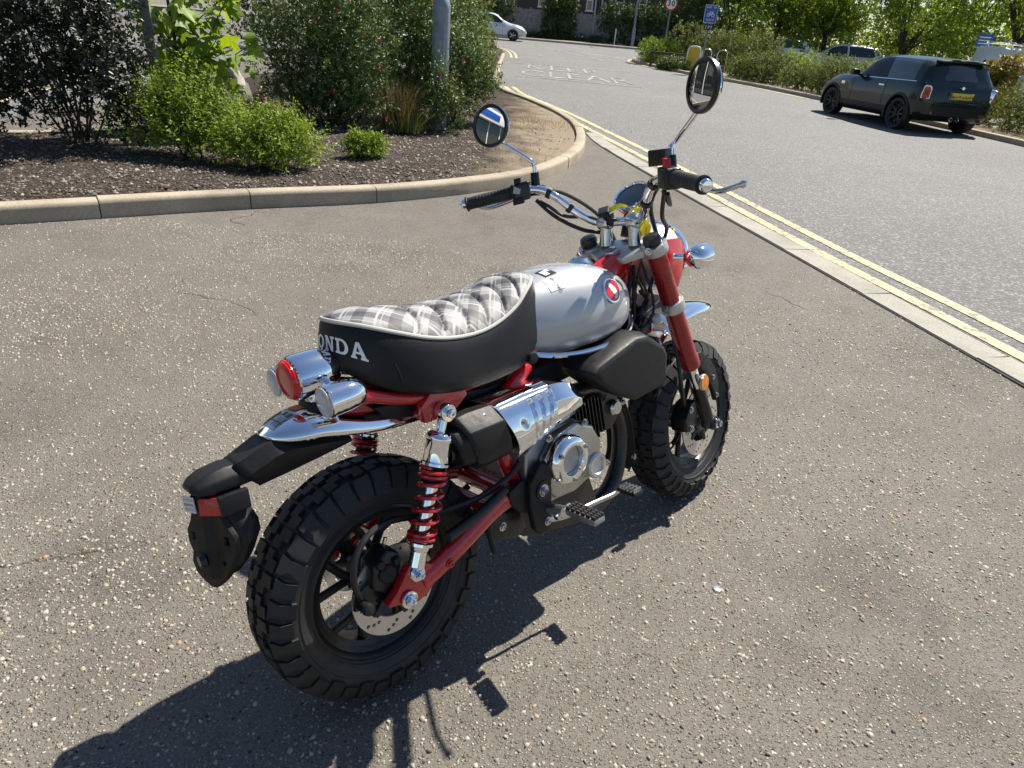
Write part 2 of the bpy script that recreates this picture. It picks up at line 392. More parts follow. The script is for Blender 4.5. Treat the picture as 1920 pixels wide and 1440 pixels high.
# road: between edging / bed on the left and the far kerb, plus the cross street
def road_poly():
    left = [(5.0, -8)] + [(x + .19, y) for x, y in EDGE] + [(.70, 11.2), (.42, 12.8), (-.06, 14.4)] + [(x + .02, y) for x, y in BED[13:]]
    P1, _ = catmull([V3(p) for p in left], [0] * len(left), 4); P2, _ = catmull([V3(p) for p in RK], [0] * len(RK), 4)
    ys = np.linspace(-8, 38, 70); L = np.interp(ys, [p.y for p in P1], [p.x for p in P1]); R_ = np.interp(ys, [p.y for p in P2], [p.x for p in P2])
    g = MB(); g.loft([[(l + (r - l) * j / 3, y, gz(y) + .004) for j in range(4)] for y, l, r in zip(ys, L, R_)], False)
    g.loft([[(-30 + 90 * j / 6, y, gz(y) + .004) for j in range(7)] for y in np.linspace(38, 52.5, 8)], False)
    g.loft([[(-34 + 27 * j / 4 - 0.0, y, gz(y) + .004) for j in range(5)] for y in np.linspace(18.5, 27, 5)], False)
    o = g.build('road', ROAD); tag(o, kind='structure'); return o
road_poly()
lr = MB(); lr.loft([[(-30, y, gz(y) + .006), (interp(y, [4, 7, 12, 18.6], [-7.2, -5.7, -5.6, -7.6]), y, gz(y) + .006)] for y in np.linspace(4, 18.5, 12)], False); tag(lr.build('side_road', ROAD), kind='structure')

def path_len(P):
    d = [0]
    for i in range(1, len(P)): d.append(d[-1] + (P[i] - P[i - 1]).length)
    return d
def kerb_run(name, path, side, unit=.94, h=.115, w=.125, mat=None, maxn=300, gap=.007, y_far=45):
    """separate kerb stones along a plan path; `side` puts their thickness left (+1) or right (-1) of it"""
    P, _ = catmull([V3(p) for p in path], [0] * len(path), 8); D = path_len(P); root = MB(); mat = mat or KERB
    xs, ys = [p.x for p in P], [p.y for p in P]; at = lambda s: V3((float(np.interp(s, D, xs)), float(np.interp(s, D, ys))))
    # a low concrete footing under the stones is the parent piece
    rows = []
    for s in np.linspace(0, D[-1], max(8, int(D[-1] / .5))):
        t = (at(min(s + .05, D[-1])) - at(max(s - .05, 0))).normalized(); n = V3((-t.y, t.x)) * side; a, b = at(s) + n * .016, at(s) + n * (w - .016)
        rows.append([(a.x, a.y, gz(a.y) - .05), (a.x, a.y, gz(a.y) + h * .72), (b.x, b.y, gz(b.y) + h * .72), (b.x, b.y, gz(b.y) - .05)])
    root.loft(rows, False); ro = tag(root.build(name, concrete(name + '_joint', (.07, .06, .05))), kind='structure')
    n_ = int(D[-1] / unit); r_ = random.Random(3)
    for k in range(min(n_, maxn)):
        s0, s1 = k * unit + gap / 2, (k + 1) * unit - gap / 2; m = MB(); rings = []; dz = r_.uniform(-.004, .005); dn = r_.uniform(-.004, .004); hh = h + dz
        prof = [(0, -.04), (0, hh - .030), (.006, hh - .012), (.020, hh - .002), (.032, hh), (w - .01, hh), (w, hh - .008), (w, -.04)]
        for s in np.linspace(s0, s1, 7):
            t = (at(min(s + .03, D[-1])) - at(max(s - .03, 0))).normalized(); n = V3((-t.y, t.x)) * side; c = at(s)
            rings.append([(c.x + n.x * (q + dn), c.y + n.y * (q + dn), gz(c.y) + z) for q, z in prof])
        m.loft(rings, True); m.build('kerb_stone', mat, ro, sharp=50)
    return ro
kerb_run('island_kerb', BED[:18], 1)
kerb_run('far_side_kerb', RK[2:13], -1, h=.11)
kerb_run('street_kerb', [(-24, 52.4), (-8, 52.4), (2, 52.4), (10, 52.6), (30, 53)], 1, unit=1.8, h=.13, w=.16)
kerb_run('bed_back_kerb', [(-9.0, 15.8), (-6.65, 15.6), (-5.35, 13.4), (-4.45, 11.2), (-4.0, 10.2)], -1, h=.13, mat=CHANNEL)
kerb_run('side_road_kerb', [(-8.0, 5.2), (-6.2, 5.95), (-4.98, 6.55), (-4.3, 7.0)], -1, h=.09)
# pavement beyond the street, flush edging, lines
pv = MB(); pv.loft([[(x, y, gz(y) + .12) for x in (-40, 0, 40, 80)] for y in (52.5, 54, 55.5)], False); tag(pv.build('pavement', PAVE), kind='structure')
def flush_edging():
    P, _ = catmull([V3(p) for p in EDGE], [0] * len(EDGE), 8); D = path_len(P); xs, ys = [p.x for p in P], [p.y for p in P]; at = lambda q: V3((float(np.interp(q, D, xs)), float(np.interp(q, D, ys))))
    ro = tag(strip('edging', EDGE, .225, .0075, concrete('edging_joint', (.06, .055, .05)), off=-.110, sub=6), kind='structure'); r_ = random.Random(4); q = 0.0
    while q < D[-1] - .5:
        L = .915 if r_.random() < .75 else r_.uniform(.35, .6); a, b = q + .004, min(q + L - .004, D[-1]); q += L; m = MB(); rings = []; dz = r_.uniform(.002, .008); sk0, sk1 = r_.uniform(-.012, .012), r_.uniform(-.012, .012); w0, w1 = r_.uniform(-.004, .006), .213 + r_.uniform(-.006, .004)
        for k in range(7):
            u = k / 6; pr = [(w0 + (r_.uniform(.0, .010) if k not in (0, 6) else 0), -.02), (w0, dz), (w0 + .006, dz + .010), (w1 - .006, dz + .010), (w1, dz), (w1, -.02)]; ring = []
            for off, z in pr:
                qq = a + (b - a) * u + (sk0 * (1 - u) + sk1 * u) * (off / .2 - .5); t = (at(min(qq + .03, D[-1])) - at(max(qq - .03, 0))).normalized(); n = V3((t.y, -t.x)); c = at(qq) + n * off; ring.append((c.x, c.y, gz(c.y) + z))
            rings.append(ring)
        m.loft(rings, True); m.build('edging_stone', CHANNEL, ro, sharp=50)
flush_edging()
for pth in (YIN, YOUT): tag(strip('yellow_line', pth, .096, .0085, YPAINT, sub=8), kind='structure')
o = strip('yellow_line', [(-1.15, 30), (-1.42, 34), (-2.0, 37.2), (-3.2, 39.5)], .10, .012, YPAINT, sub=5); tag(o, kind='structure')
o = strip('yellow_line', [(-.95, 30), (-1.20, 34), (-1.8, 37.2), (-3.0, 39.6)], .10, .012, YPAINT, sub=5); tag(o, kind='structure')
o = strip('yellow_line', [(7.9, 22.0), (6.9, 25.6), (5.6, 28.3), (4.35, 33.2), (4.08, 35.4), (4.6, 38)], .12, .012, YPAINT, sub=5); tag(o, kind='structure')
for x0 in (-7.5, -8.3): tag(strip('yellow_line', [(x0 + 2.2, 5.6), (x0 + 1.3, 7.5), (x0 + .5, 11), (x0, 16)], .11, .012, YPAINT, sub=4), kind='structure')
for x0 in (-9.6, -12.4):
    for q in range(4): tag(strip('white_dash', [(x0 - q * .5, 9 + q * 3.2), (x0 - q * .5 - .3, 10.9 + q * 3.2)], .12, .012, WPAINT), kind='structure')
tag(strip('white_line', [(-1.15, 27.0), (3.3, 27.3)], .12, .012, WPAINT), kind='structure')
tag(strip('white_line', [(-.72, 21.1), (2.95, 20.9)], .12, .012, WPAINT), kind='structure')
for (a, b, w) in (((-.3, 43), (2.0, 36.5), .14), ((1.6, 41.0), (4.2, 37.2), .34), ((2.3, 35.6), (2.8, 33.6), .14), ((-1.5, 46), (-4.5, 47), .12), ((3, 46.2), (6, 46), .12), ((7.5, 46), (10, 45.8), .12)):
    tag(strip('white_dash', [a, ((a[0] + b[0]) / 2, (a[1] + b[1]) / 2), b], w, .012, WPAINT), kind='structure')
for txt, yc, xc in (('KEEP', 25.6, .75), ('CLEAR', 22.6, 1.1)):
    o = text_mesh(txt, 3.3, lambda a, b, t: Vector((xc + a, yc + b, gz(yc + b) + .0125)), 'road_lettering', WPAINT, None, sx=.35, bold=-.035); tag(o, kind='structure')

# loose and embedded chippings in the apron near the motorcycle
def chips(name, n, xr, yr, s0, s1, mat, zf=lambda x, y: 0.0, flat=.45, dens=None, sink=.35):
    x = rng.uniform(*xr, n); y = rng.uniform(*yr, n)
    if dens is not None: kmask = np.array([rng.random() < dens(a, b) for a, b in zip(x, y)]); x, y = x[kmask], y[kmask]; n = len(x)
    s = rng.uniform(0, 1, n) ** 1.7 * (s1 - s0) + s0; a = rng.uniform(0, 2 * pi, n); K = 5
    th = np.arange(K) * 2 * pi / K; rad = rng.uniform(.45, 1.15, (n, K)); el = rng.uniform(.45, 1.0, n)
    lx = rad * np.cos(th) * s[:, None]; ly = rad * np.sin(th) * s[:, None] * el[:, None]; ca, sa = np.cos(a)[:, None], np.sin(a)[:, None]
    gx = lx * ca - ly * sa; gy = lx * sa + ly * ca; h = s * flat * rng.uniform(.5, 1.2, n); tx, ty = rng.uniform(-.35, .35, n), rng.uniform(-.35, .35, n)
    z0 = np.array([zf(p, q) for p, q in zip(x, y)])
    base = np.stack([x[:, None] + gx, y[:, None] + gy, np.repeat((z0 - h * .4)[:, None], K, 1)], 2)
    top = np.stack([x[:, None] + gx * .72, y[:, None] + gy * .72, (z0 + h * (1 - sink))[:, None] + gx * tx[:, None] + gy * ty[:, None]], 2)
    V_ = np.concatenate([base, top], 1).reshape(-1, 3); o = np.arange(n)[:, None] * 2 * K
    quads = np.stack([np.stack([o[:, 0] + i, o[:, 0] + (i + 1) % K, o[:, 0] + K + (i + 1) % K, o[:, 0] + K + i], 1) for i in range(K)], 1).reshape(-1, 4)
    c1 = np.stack([o[:, 0] + K, o[:, 0] + K + 1, o[:, 0] + K + 2, o[:, 0] + K + 3], 1); c2 = np.stack([o[:, 0] + K, o[:, 0] + K + 3, o[:, 0] + K + 4, o[:, 0] + K + 4], 1)
    r = rng.random(n); return np_mesh(name, V_, np.concatenate([quads, c1, c2]), mat, attr=np.concatenate([np.repeat(r, K), r, r]))
def chip_mat(name, stops, rough=.7):
    k = N(name); a = k.n('Attribute'); a.attribute_name = 'rnd'; c = k.ramp(a.outputs['Fac'], stops, 'CONSTANT')
    k.col(k.mix(.18, c, k.ramp(k.noise(k.coord(), 300), [(.3, (.1, .09, .08)), (.7, (.6, .57, .5))]))); k.p(rough=rough); return k.m
STONE = chip_mat('flint_chippings', [(0, (.25, .225, .18)), (.26, (.34, .305, .245)), (.46, (.18, .16, .13)), (.62, (.39, .355, .295)), (.78, (.32, .25, .155)), (.85, (.32, .19, .105)), (.88, (.05, .045, .04)), (.92, (.37, .335, .27))])
tag(chips('stone_chippings', 88000, (-3.2, 3.0), (.55, 4.4), 0.0022, .0090, STONE, sink=.34, flat=.60, dens=lambda x, y: (1.0 if abs(x) < .80 * y + .45 else 0.0) * (.55 + .45 * sin(x * 2.3 + 1.1 * y) * sin(y * 3.1 - x))), 'pale flint chippings worn proud of the tarmac around the motorcycle', 'gravel', kind='stuff')

def gut(x, y): d = abs(x - float(np.interp(y, [p[1] for p in EDGE], [p[0] for p in EDGE])) - .225); return 1.0 if d < .045 else (.15 if d < .12 else 0.0)
tag(chips('gutter_grit', 9000, (.6, 3.2), (1.8, 10.2), .002, .009, STONE, zf=lambda x, y: .006, flat=.6, dens=gut), 'loose grit lying in the gutter beside the concrete edging', 'grit', kind='stuff')
# ------------------------------------------------------------------ the motorcycle (bike frame: x forward, y left, z up, origin under the rear axle)
LEAN, YAW, STEER = radians(-12.958), radians(45.393), radians(5.08)
WB, RR, RF = 1.145, .2565, .2485
bike = bpy.data.objects.new('motorcycle', None); bike.empty_display_size = .2; link(bike)
bike.location = (-.2185, 1.0534, .003); bike.rotation_euler = (LEAN, 0, YAW)
tag(bike, 'silver and red mini motorcycle with plaid seat leaning on its side stand', 'motorcycle')
_a = Vector((-sin(radians(25)), 0, cos(radians(25)))); _o = Vector((WB + .082, 0, 0))
SM = Matrix.Translation(_o) @ Matrix.Rotation(STEER, 4, _a) @ Matrix.Translation(-_o)
V = Vector
def mir(f):
    for s in (-1, 1): f(s)

def tyre_profile(R, w):
    # (t in -1..1) -> (r, y) carcass
    pts = [(-1.0, R - .092, -w * .36), (-.88, R - .076, -w * .45), (-.72, R - .048, -w * .50), (-.58, R - .026, -w * .475), (-.42, R - .013, -w * .37), (-.2, R - .0085, -w * .19), (0, R - .0075, 0)]
    pts = pts + [(-t, r, -y) for t, r, y in pts[-2::-1]]
    ts = [p[0] for p in pts]
    return lambda t: (smoothin(t, [(p[0], p[1]) for p in pts]), smoothin(t, [(p[0], p[2]) for p in pts]))

def make_wheel(cx, cz, R, w, disc_r, disc_y, basis=None, seed=0):
    c = V((cx, 0, cz)); prof = tyre_profile(R, w); nseg = 96
    def P(th, t, off=0.0):
        r, y = prof(t); r2, y2 = prof(min(1, t + .02)); r1, y1 = prof(max(-1, t - .02))
        nx, ny = (y2 - y1), -(r2 - r1); l = hypot(nx, ny) or 1; r += off * nx / l; y += off * ny / l
        return V((cx + r * cos(th), y, cz + r * sin(th)))
    rim = MB()
    for sgn in (-1, 1):
        pass
    hw = w * .36
    rim.lathe([(R - .088, -hw - .002), (R - .094, -hw - .004), (R - .100, -hw + .002), (R - .104, -hw + .012), (R - .122, -hw + .022), (R - .124, 0), (R - .122, hw - .022), (R - .104, hw - .012), (R - .100, hw - .002), (R - .094, hw + .004), (R - .088, hw + .002)], c, (0, 1, 0), 72)
    rim.lathe([(R - .092, -hw), (R - .112, -hw + .016), (R - .114, hw - .016), (R - .092, hw)], c, (0, 1, 0), 48)
    rim.lathe([(.0, -.052), (.022, -.052), (.036, -.044), (.038, -.02), (.030, 0), (.038, .02), (.036, .048), (.0, .052)], c, (0, 1, 0), 28)
    wheel = rim.build('wheel', DKBRONZE, bike, basis=basis)
    for k in range(5):
        for s in (-1, 1):
            sp = MB(); a0 = 2 * pi * k / 5 + .25; a1 = a0 + s * .30
            p0 = c + V((cos(a0) * .030, 0, sin(a0) * .030)); p1 = c + V((cos(a0 + s * .1) * .075, -.012, sin(a0 + s * .1) * .075)); p2 = c + V((cos(a1) * (R - .118), -.010, sin(a1) * (R - .118)))
            sp.tube([p0, p1, p2], [.012, .0085, .0095], 8, 5, flat=1.0); sp.build('spoke', DKBRONZE, wheel)
    ty = MB(); ts = [-1 + 2 * i / 26 for i in range(27)]
    ty.loft([[P(2 * pi * k / nseg, t) for t in ts] for k in range(nseg + 1)], False)
    # raised bands on both sidewalls
    for s in (-1, 1):
        for t0 in (.80, .93): ty.loft([[P(2 * pi * k / nseg, s * t, o) for t, o in ((t0 - .016, 0), (t0 - .008, .0016), (t0 + .008, .0016), (t0 + .016, 0))] for k in range(nseg + 1)], False)
    tyre = ty.build('tyre', RUBBER, wheel, sharp=60)
    tr = MB(); nb = 18
    def block(poly, h=.0070):
        b = [P(a, t, -.001) for a, t in poly]; e = []
        ca = sum(a for a, t in poly) / len(poly); ct = sum(t for a, t in poly) / len(poly)
        tp = [P(ca + (a - ca) * .97, ct + (t - ct) * .97, h) for a, t in poly]
        n = len(poly); tr.add(b + tp, [tuple(range(n, 2 * n))] + [(i, (i + 1) % n, n + (i + 1) % n, n + i) for i in range(n)])
    da = 2 * pi / nb
    for k in range(nb):
        a = k * da
        for s in (-1, 1):
            o = 0 if s < 0 else da * .5
            A = lambda u: a + o + u * da
            # shoulder blocks: a long and a short one per pitch
            block([(A(.00), s * .38), (A(.08), s * .56), (A(.08), s * .74), (A(.52), s * .74), (A(.52), s * .56), (A(.44), s * .38)])
            block([(A(.53), s * .42), (A(.58), s * .58), (A(.58), s * .70), (A(1.0), s * .70), (A(1.0), s * .54), (A(.93), s * .42)])
            # stepped centre blocks
            block([(A(.04), s * .03), (A(.04), s * .19), (A(.22), s * .19), (A(.22), s * .34), (A(.48), s * .34), (A(.48), s * .12), (A(.30), s * .12), (A(.30), s * .03)])
            block([(A(.54), s * .10), (A(.54), s * .35), (A(.80), s * .38), (A(.80), s * .22), (A(.98), s * .22), (A(.98), s * .03), (A(.74), s * .03), (A(.74), s * .10)])
    tr.build('tread', RUBBER, wheel, sharp=30)
    # brake disc with drilled holes and wavy inner carrier
    def ann(r0, r1): return circle(0, 0, r1, 56), [circle(0, 0, r0, 40)]
    holes = [circle(0, 0, disc_r * .60, 40)]
    for k in range(10):
        a = 2 * pi * k / 10
        for (f, da_) in ((.90, 0), (.82, .13), (.73, .24)): holes.append(circle(disc_r * f * cos(a + da_), disc_r * f * sin(a + da_), .0042, 10))
    plate2d(circle(0, 0, disc_r, 64), holes, .004, lambda p, q, t: V((cx + p, disc_y + t, cz + q)), 'brake_disc', DISCM, wheel)
    cr = MB()
    for k in range(5):
        a = 2 * pi * k / 5; d = V((cos(a), 0, sin(a)))
        cr.tube([c + V((0, disc_y + .004, 0)) + d * .03, c + V((0, disc_y + .004, 0)) + d * disc_r * .66], [.012, .010], 8)
    cr.lathe([(.0, -.004), (.034, -.004), (.034, .02), (0, .02)], c + V((0, disc_y, 0)), (0, 1, 0), 24)
    cr.build('disc_carrier', BLACKM, wheel)
    return wheel

rw = make_wheel(0, RR, RR, .130, .097, -.082)
fw = make_wheel(WB, RF, RF, .118, .110, -.066, SM)

# ---- small hardware
def bolt(p, ax, r=.009, h=.008, mat=None, parent=None, basis=None, name='bolt'):
    b = MB(); a = V(ax).normalized()
    b.lathe([(0, 0), (r * 1.5, 0), (r * 1.5, h * .35), (r * 1.0, h * .35)], p, a, 16)
    b.lathe([(r, h * .35), (r, h), (r * .8, h * 1.15), (r * .55, h * 1.15), (r * .5, h * .8), (0, h * .8)], p, a, 6)
    return b.build(name, mat or CHROME, parent or bike, sharp=25, basis=basis)

# ---- swingarm, axle, shocks
def arm(s):
    m = MB(); y = .122 * s
    m.tube([(.375, .085 * s, .335), (.30, .112 * s, .352), (.235, y, .345), (.15, y, .308), (.075, y, .280), (.04, y, .272)], [.026, .026, .025, .024, .024, .022], 14, 6, flat=.72, up=(0, 0, 1))
    o = [(-.046, .262), (-.022, .280), (.000, .306), (.012, .322), (.034, .324), (.06, .306), (.082, .290), (.072, .262), (.048, .243), (.022, .236), (-.004, .238), (-.022, .252), (-.040, .256)]
    m.prism(o, lambda a, b: (a, y - .012 * s, b), lambda a, b: (a, y + .010 * s, b))
    return m.build('swingarm', RED, bike, bevel=.003)
sa_r = arm(-1); sa_l = arm(1)
mm = MB(); mm.tube([(.34, -.10, .338), (.34, .10, .338)], .026, 14); mm.tube([(.245, -.12, .346), (.245, .12, .346)], .016, 12)
mm.build('swingarm_crossbar', RED, bike)
mm = MB(); mm.tube([(0, -.140, RR), (0, .140, RR)], .0085, 12); mm.build('axle', STEEL, bike)
for s in (-1, 1):
    bolt((.0, .135 * s, RR), (0, s, 0), .012, .014)
    bolt((.105, .140 * s, .288), (0, s, 0), .007, .005, RED)
    top = V((.143, .128 * s, .607)); bot = V((.026, .128 * s, .303)); ax = (bot - top).normalized(); L = (bot - top).length
    sh = MB()
    sh.tube([top - ax * .012, top + ax * .05], [.013, .011], 12)
    sh.lathe([(.0, -.014), (.017, -.014), (.019, -.010), (.019, .010), (.017, .014), (0, .014)], top, (0, 1, 0), 20)
    sh.lathe([(0, .040), (.020, .040), (.028, .046), (.030, .052), (.029, .056), (.0265, .060), (.0265, .098), (.029, .101), (.029, .106), (0, .106)], top, ax, 32)
    sh.lathe([(.0155, .10), (.0155, .27)], top, ax, 24)
    sh.lathe([(.0, .262), (.027, .262), (.027, .268), (.021, .270), (.0205, .278), (.018, .281), (.018, .312), (.012, .318), (0, .318)], top, ax, 28)
    sh.lathe([(.0, -.012), (.016, -.012), (.018, -.008), (.018, .008), (.016, .012), (0, .012)], bot, (0, 1, 0), 20)
    shock = sh.build('shock_absorber', CHROME, bike)
    u = ax.orthogonal().normalized(); w = ax.cross(u)
    def helix(t0, t1, turns, n):
        return [top + ax * (t0 + (t1 - t0) * i / n) + .0265 * (cos(2 * pi * turns * i / n) * u + sin(2 * pi * turns * i / n) * w) for i in range(n + 1)]
    sp = MB(); path = helix(.110, .134, 2.6, 44)
    ph = 2.6 * 2 * pi
    n = 84; path += [top + ax * (.134 + .112 * i / n) + .0265 * (cos(ph + 2 * pi * 4.4 * i / n) * u + sin(ph + 2 * pi * 4.4 * i / n) * w) for i in range(1, n + 1)]
    ph += 4.4 * 2 * pi; path += [top + ax * (.246 + .013 * i / 24) + .0265 * (cos(ph + 2 * pi * 1.5 * i / 24) * u + sin(ph + 2 * pi * 1.5 * i / 24) * w) for i in range(1, 25)]
    sp.tube(path, .0043, 7); sp.build('spring', RED, shock)
    dk = MB(); dk.lathe([(.0175, .104), (.0175, .150)], top, ax, 20); dk.build('bump_stop', BLACKP, shock)
    bolt(top + V((0, .014 * s, 0)), (0, s, 0), .009, .010); bolt(bot + V((0, .012 * s, 0)), (0, s, 0), .009, .012)

# ---- rear brake caliper, torque arm, hose
cp = MB()
cp.prism([(-.062, .298), (-.052, .345), (-.018, .366), (.006, .352), (.008, .318), (-.010, .290), (-.036, .276)], lambda a, b: (a, -.112, b), lambda a, b: (a, -.060, b))
cal0 = cp.build('brake_caliper', BLACKM, bike, bevel=.007, seg=3)
for p_, r_ in (((-.026, .318), .020), ((-.040, .345), .010), ((-.004, .338), .009)):
    cp = MB(); cp.lathe([(0, .008), (r_ * .8, .008), (r_, .004), (r_, -.004)], (p_[0], -.112, p_[1]), (0, -1, 0), 20); cp.build('caliper_boss', BLACKP, cal0)
cp = MB(); cp.tube([(-.012, -.085, .358), (-.004, -.085, .378)], .004, 8); cp.build('bleed_nipple', STEEL, cal0)
cp = MB(); cp.prism([(-.10, .262), (-.075, .255), (-.03, .262), (-.02, .30), (-.05, .312), (-.09, .295)], lambda a, b: (a, -.098, b), lambda a, b: (a, -.088, b)); cp.build('caliper_bracket', BLACKM, bike, bevel=.003)
cp = MB(); cp.prism([(-.05, .255), (-.035, .245), (.03, .225), (.04, .238), (.0, .262), (-.03, .272)], lambda a, b: (a, -.106, b), lambda a, b: (a, -.09, b))
cp.tube([(-.052, -.10, .243), (-.066, -.10, .236)], .006, 8); cp.build('chain_adjuster', BLACKM, bike, bevel=.002)
cp = MB(); cp.tube([(-.085, -.10, .275), (-.085, -.125, .275)], .012, 14); cp.lathe([(0, 0), (.013, 0), (.011, .008), (0, .011)], (-.085, -.125, .275), (0, -1, 0), 16); cp.build('caliper_pin', BLACKM, bike)
cp = MB(); cp.tube([(-.085, -.105, .283), (-.098, -.112, .33), (-.085, -.112, .385), (-.04, -.10, .412), (.02, -.09, .408), (.10, -.10, .39), (.2, -.115, .385), (.29, -.125, .405), (.33, -.125, .43)], .0065, 8, 6); cp.build('brake_hose', CABLE, bike)
cp = MB(); cp.tube([(.11, -.135, .345), (.20, -.138, .365), (.27, -.14, .392)], [.012, .0115, .010], 10, 4); cp.build('hose_sleeve', CABLE, bike)
# chain guard and chain on the left
cg = MB(); cg.tube([(.34, .085, .375), (.2, .085, .372), (.05, .085, .345), (-.03, .085, .325)], .008, 8, 4); cg.tube([(.34, .085, .30), (.05, .085, .21), (-.02, .085, .20)], .008, 8, 4)
cg.build('chain', BLACKM, bike)
plate2d(circle(0, 0, .072, 40), [circle(.045 * cos(k * 2 * pi / 5), .045 * sin(k * 2 * pi / 5), .012, 12) for k in range(5)], .006, lambda a, b, t: V((a, .085 + t, RR + b)), 'sprocket', STEEL, rw)
cg = MB(); cg.prism([(.30, .40), (.1, .40), (-.04, .36), (-.06, .33), (-.03, .335), (.1, .375), (.3, .378)], lambda a, b: (a, .070, b), lambda a, b: (a, .098, b)); cg.build('chain_guard', BLACKP, bike, bevel=.004)

# ---- frame
fr = MB()
for s in (-1, 1):
    fr.tube([(.50, .060 * s, .655), (.36, .085 * s, .640), (.22, .092 * s, .630), (.10, .090 * s, .640), (.0, .080 * s, .672), (-.04, .060 * s, .690)], .0125, 10, 5)
    fr.tube([(.42, .075 * s, .62), (.32, .09 * s, .56), (.30, .10 * s, .47), (.335, .10 * s, .36)], .017, 10, 5)
    fr.prism([(.105, .59), (.10, .625), (.14, .66), (.20, .655), (.215, .62), (.175, .59)], lambda a, b: (a, .094 * s, b), lambda a, b: (a, .112 * s, b))
fr.tube([(-.03, -.065, .686), (-.03, .065, .686)], .012, 10); fr.tube([(.12, -.10, .60), (.12, .10, .60)], .012, 10)
fr.prism([(-.06, .668), (.1, .632), (.26, .62), (.26, .598), (.14, .600), (.02, .625), (-.06, .655)], lambda a, b: (a, -.045, b), lambda a, b: (a, .045, b))
fr.tube([(.45, 0, .62), (.56, 0, .655), (.70, 0, .715), (.80, 0, .765), (.845, 0, .785)], [.04, .042, .042, .042, .04], 14, 5, flat=.9)
fr.tube([(.872, 0, .720), (.838, 0, .80)], .036, 18)
fr.prism([(.70, .76), (.80, .79), (.845, .79), (.885, .70), (.86, .675), (.80, .66), (.72, .66)], lambda a, b: (a, -.026, b), lambda a, b: (a, .026, b))
fr.tube([(.865, 0, .70), (.80, 0, .58), (.735, 0, .50)], [.024, .022, .02], 12, 4)
fr.build('frame', RED, bike, bevel=.0025)
ut = MB(); ut.prism([(.02, .64), (.3, .60), (.52, .605), (.52, .56), (.33, .50), (.2, .57), (.05, .61)], lambda a, b: (a, -.07, b), lambda a, b: (a, .07, b)); ut.build('undertray', BLACKP, bike, bevel=.004)
kb = MB(); kb.tube([(.405, -.085, .648), (.405, -.118, .648)], .013, 14); kb.build('frame_plug', BLACKP, bike, bevel=.002)
kb = MB(); kb.tube([(.40, -.06, .650), (.40, -.098, .650)], .016, 14); kb.build('seat_mount', RED, bike)

# ---- seat: skirt, quilted top, piping, lettering
ZP = [(-.05, .812), (-.02, .808), (.0, .804), (.02, .798), (.077, .776), (.135, .755), (.20, .741), (.265, .738), (.325, .748), (.38, .768), (.42, .790), (.46, .806), (.50, .812)]
ZB = [(-.05, .745), (-.03, .732), (-.01, .718), (.005, .702), (.04, .676), (.08, .660), (.15, .641), (.22, .632), (.30, .630), (.38, .637), (.43, .660), (.47, .70), (.50, .72)]
SX0, SX1 = -.006, .488
def seat_plan(s):            # s 0..1 around, starts mid-left going to the rear
    a = 2 * pi * s; c, d = cos(a), sin(a); n = 2 / 2.7
    x = (SX0 + SX1) / 2 - (SX1 - SX0) / 2 * (abs(d) ** n) * (1 if d > 0 else -1)
    y = (abs(c) ** n) * (1 if c > 0 else -1)
    return x, y
def seat_w(x): return smoothin(x, [(-.03, .106), (.04, .114), (.12, .119), (.22, .116), (.32, .112), (.40, .110), (.50, .104)])
nS = 120
sk = MB(); rings = []
for f, out in ((0, 0), (.06, .0045), (.25, .009), (.5, .012), (.75, .013), (.93, .011), (1.0, .004), (1.0, -.03)):
    ring = []
    for k in range(nS):
        x, y = seat_plan(k / nS); zt = smoothin(x, ZP); zb = smoothin(x, ZB); w = seat_w(x)
        px, py = x, y * w; cx = min(max(x, .09), .33); dx, dy = px - cx, py; l = hypot(dx, dy) or 1
        if abs(y) > .85 and .09 < x < .33: dx, dy, l = 0, (1 if y > 0 else -1), 1
        ring.append((px + out * dx / l, py + out * dy / l, zt + (zb - zt) * f))
    rings.append(ring)
sk.loft(rings, True, (False, True)); skirt = sk.build('seat_skirt', VINYL, bike, sharp=50)
GR = [.112, .172, .230, .286, .340, .392]
def quilt(x, y, w):
    v = y / w; d = 9
    for g in GR: d = min(d, abs(x - (g + .042 * (1 - v * v))))
    g = -.0075 * math.exp(-(d / .0045) ** 2) + .0022 * min(1, d / .025)
    return g
st = MB(); NU, NVv = 170, 56; rows = []
for i in range(NU + 1):
    u = i / NU; xx = SX0 + (SX1 - SX0) * (1 - cos(pi * u)) / 2
    q = abs((xx - (SX0 + SX1) / 2) / ((SX1 - SX0) / 2)); yw = max(0, (1 - min(1, q) ** 2.7)) ** (1 / 2.7) * seat_w(xx)
    row = []
    for j in range(NVv + 1):
        v = -1 + 2 * j / NVv; v = sin(v * pi / 2); y = v * yw; e = 1 - max(abs(v), q ** 4) ** 2
        z = smoothin(xx, ZP) + (max(0, 1 - v * v) ** .62) * (max(0, 1 - q ** 6) ** .5) * interp(xx, [-.01, .06, .14, .24, .33, .41, .49], [.016, .038, .052, .058, .050, .032, .010])
        if e > .02: z += quilt(xx, y, max(yw, .02)) * min(1, e * 5)
        row.append((xx, y, z))
    rows.append(row)
st.loft(rows, False); st.build('seat_cushion', PLAID, bike, sharp=70)
pp = MB(); ring = []
for k in range(nS + 1):
    x, y = seat_plan((k % nS) / nS); ring.append((x, y * seat_w(x), smoothin(x, ZP) + .0015))
pp.tube(ring, .0042, 8, cap=False); pp.build('seat_piping', PIPING, bike)
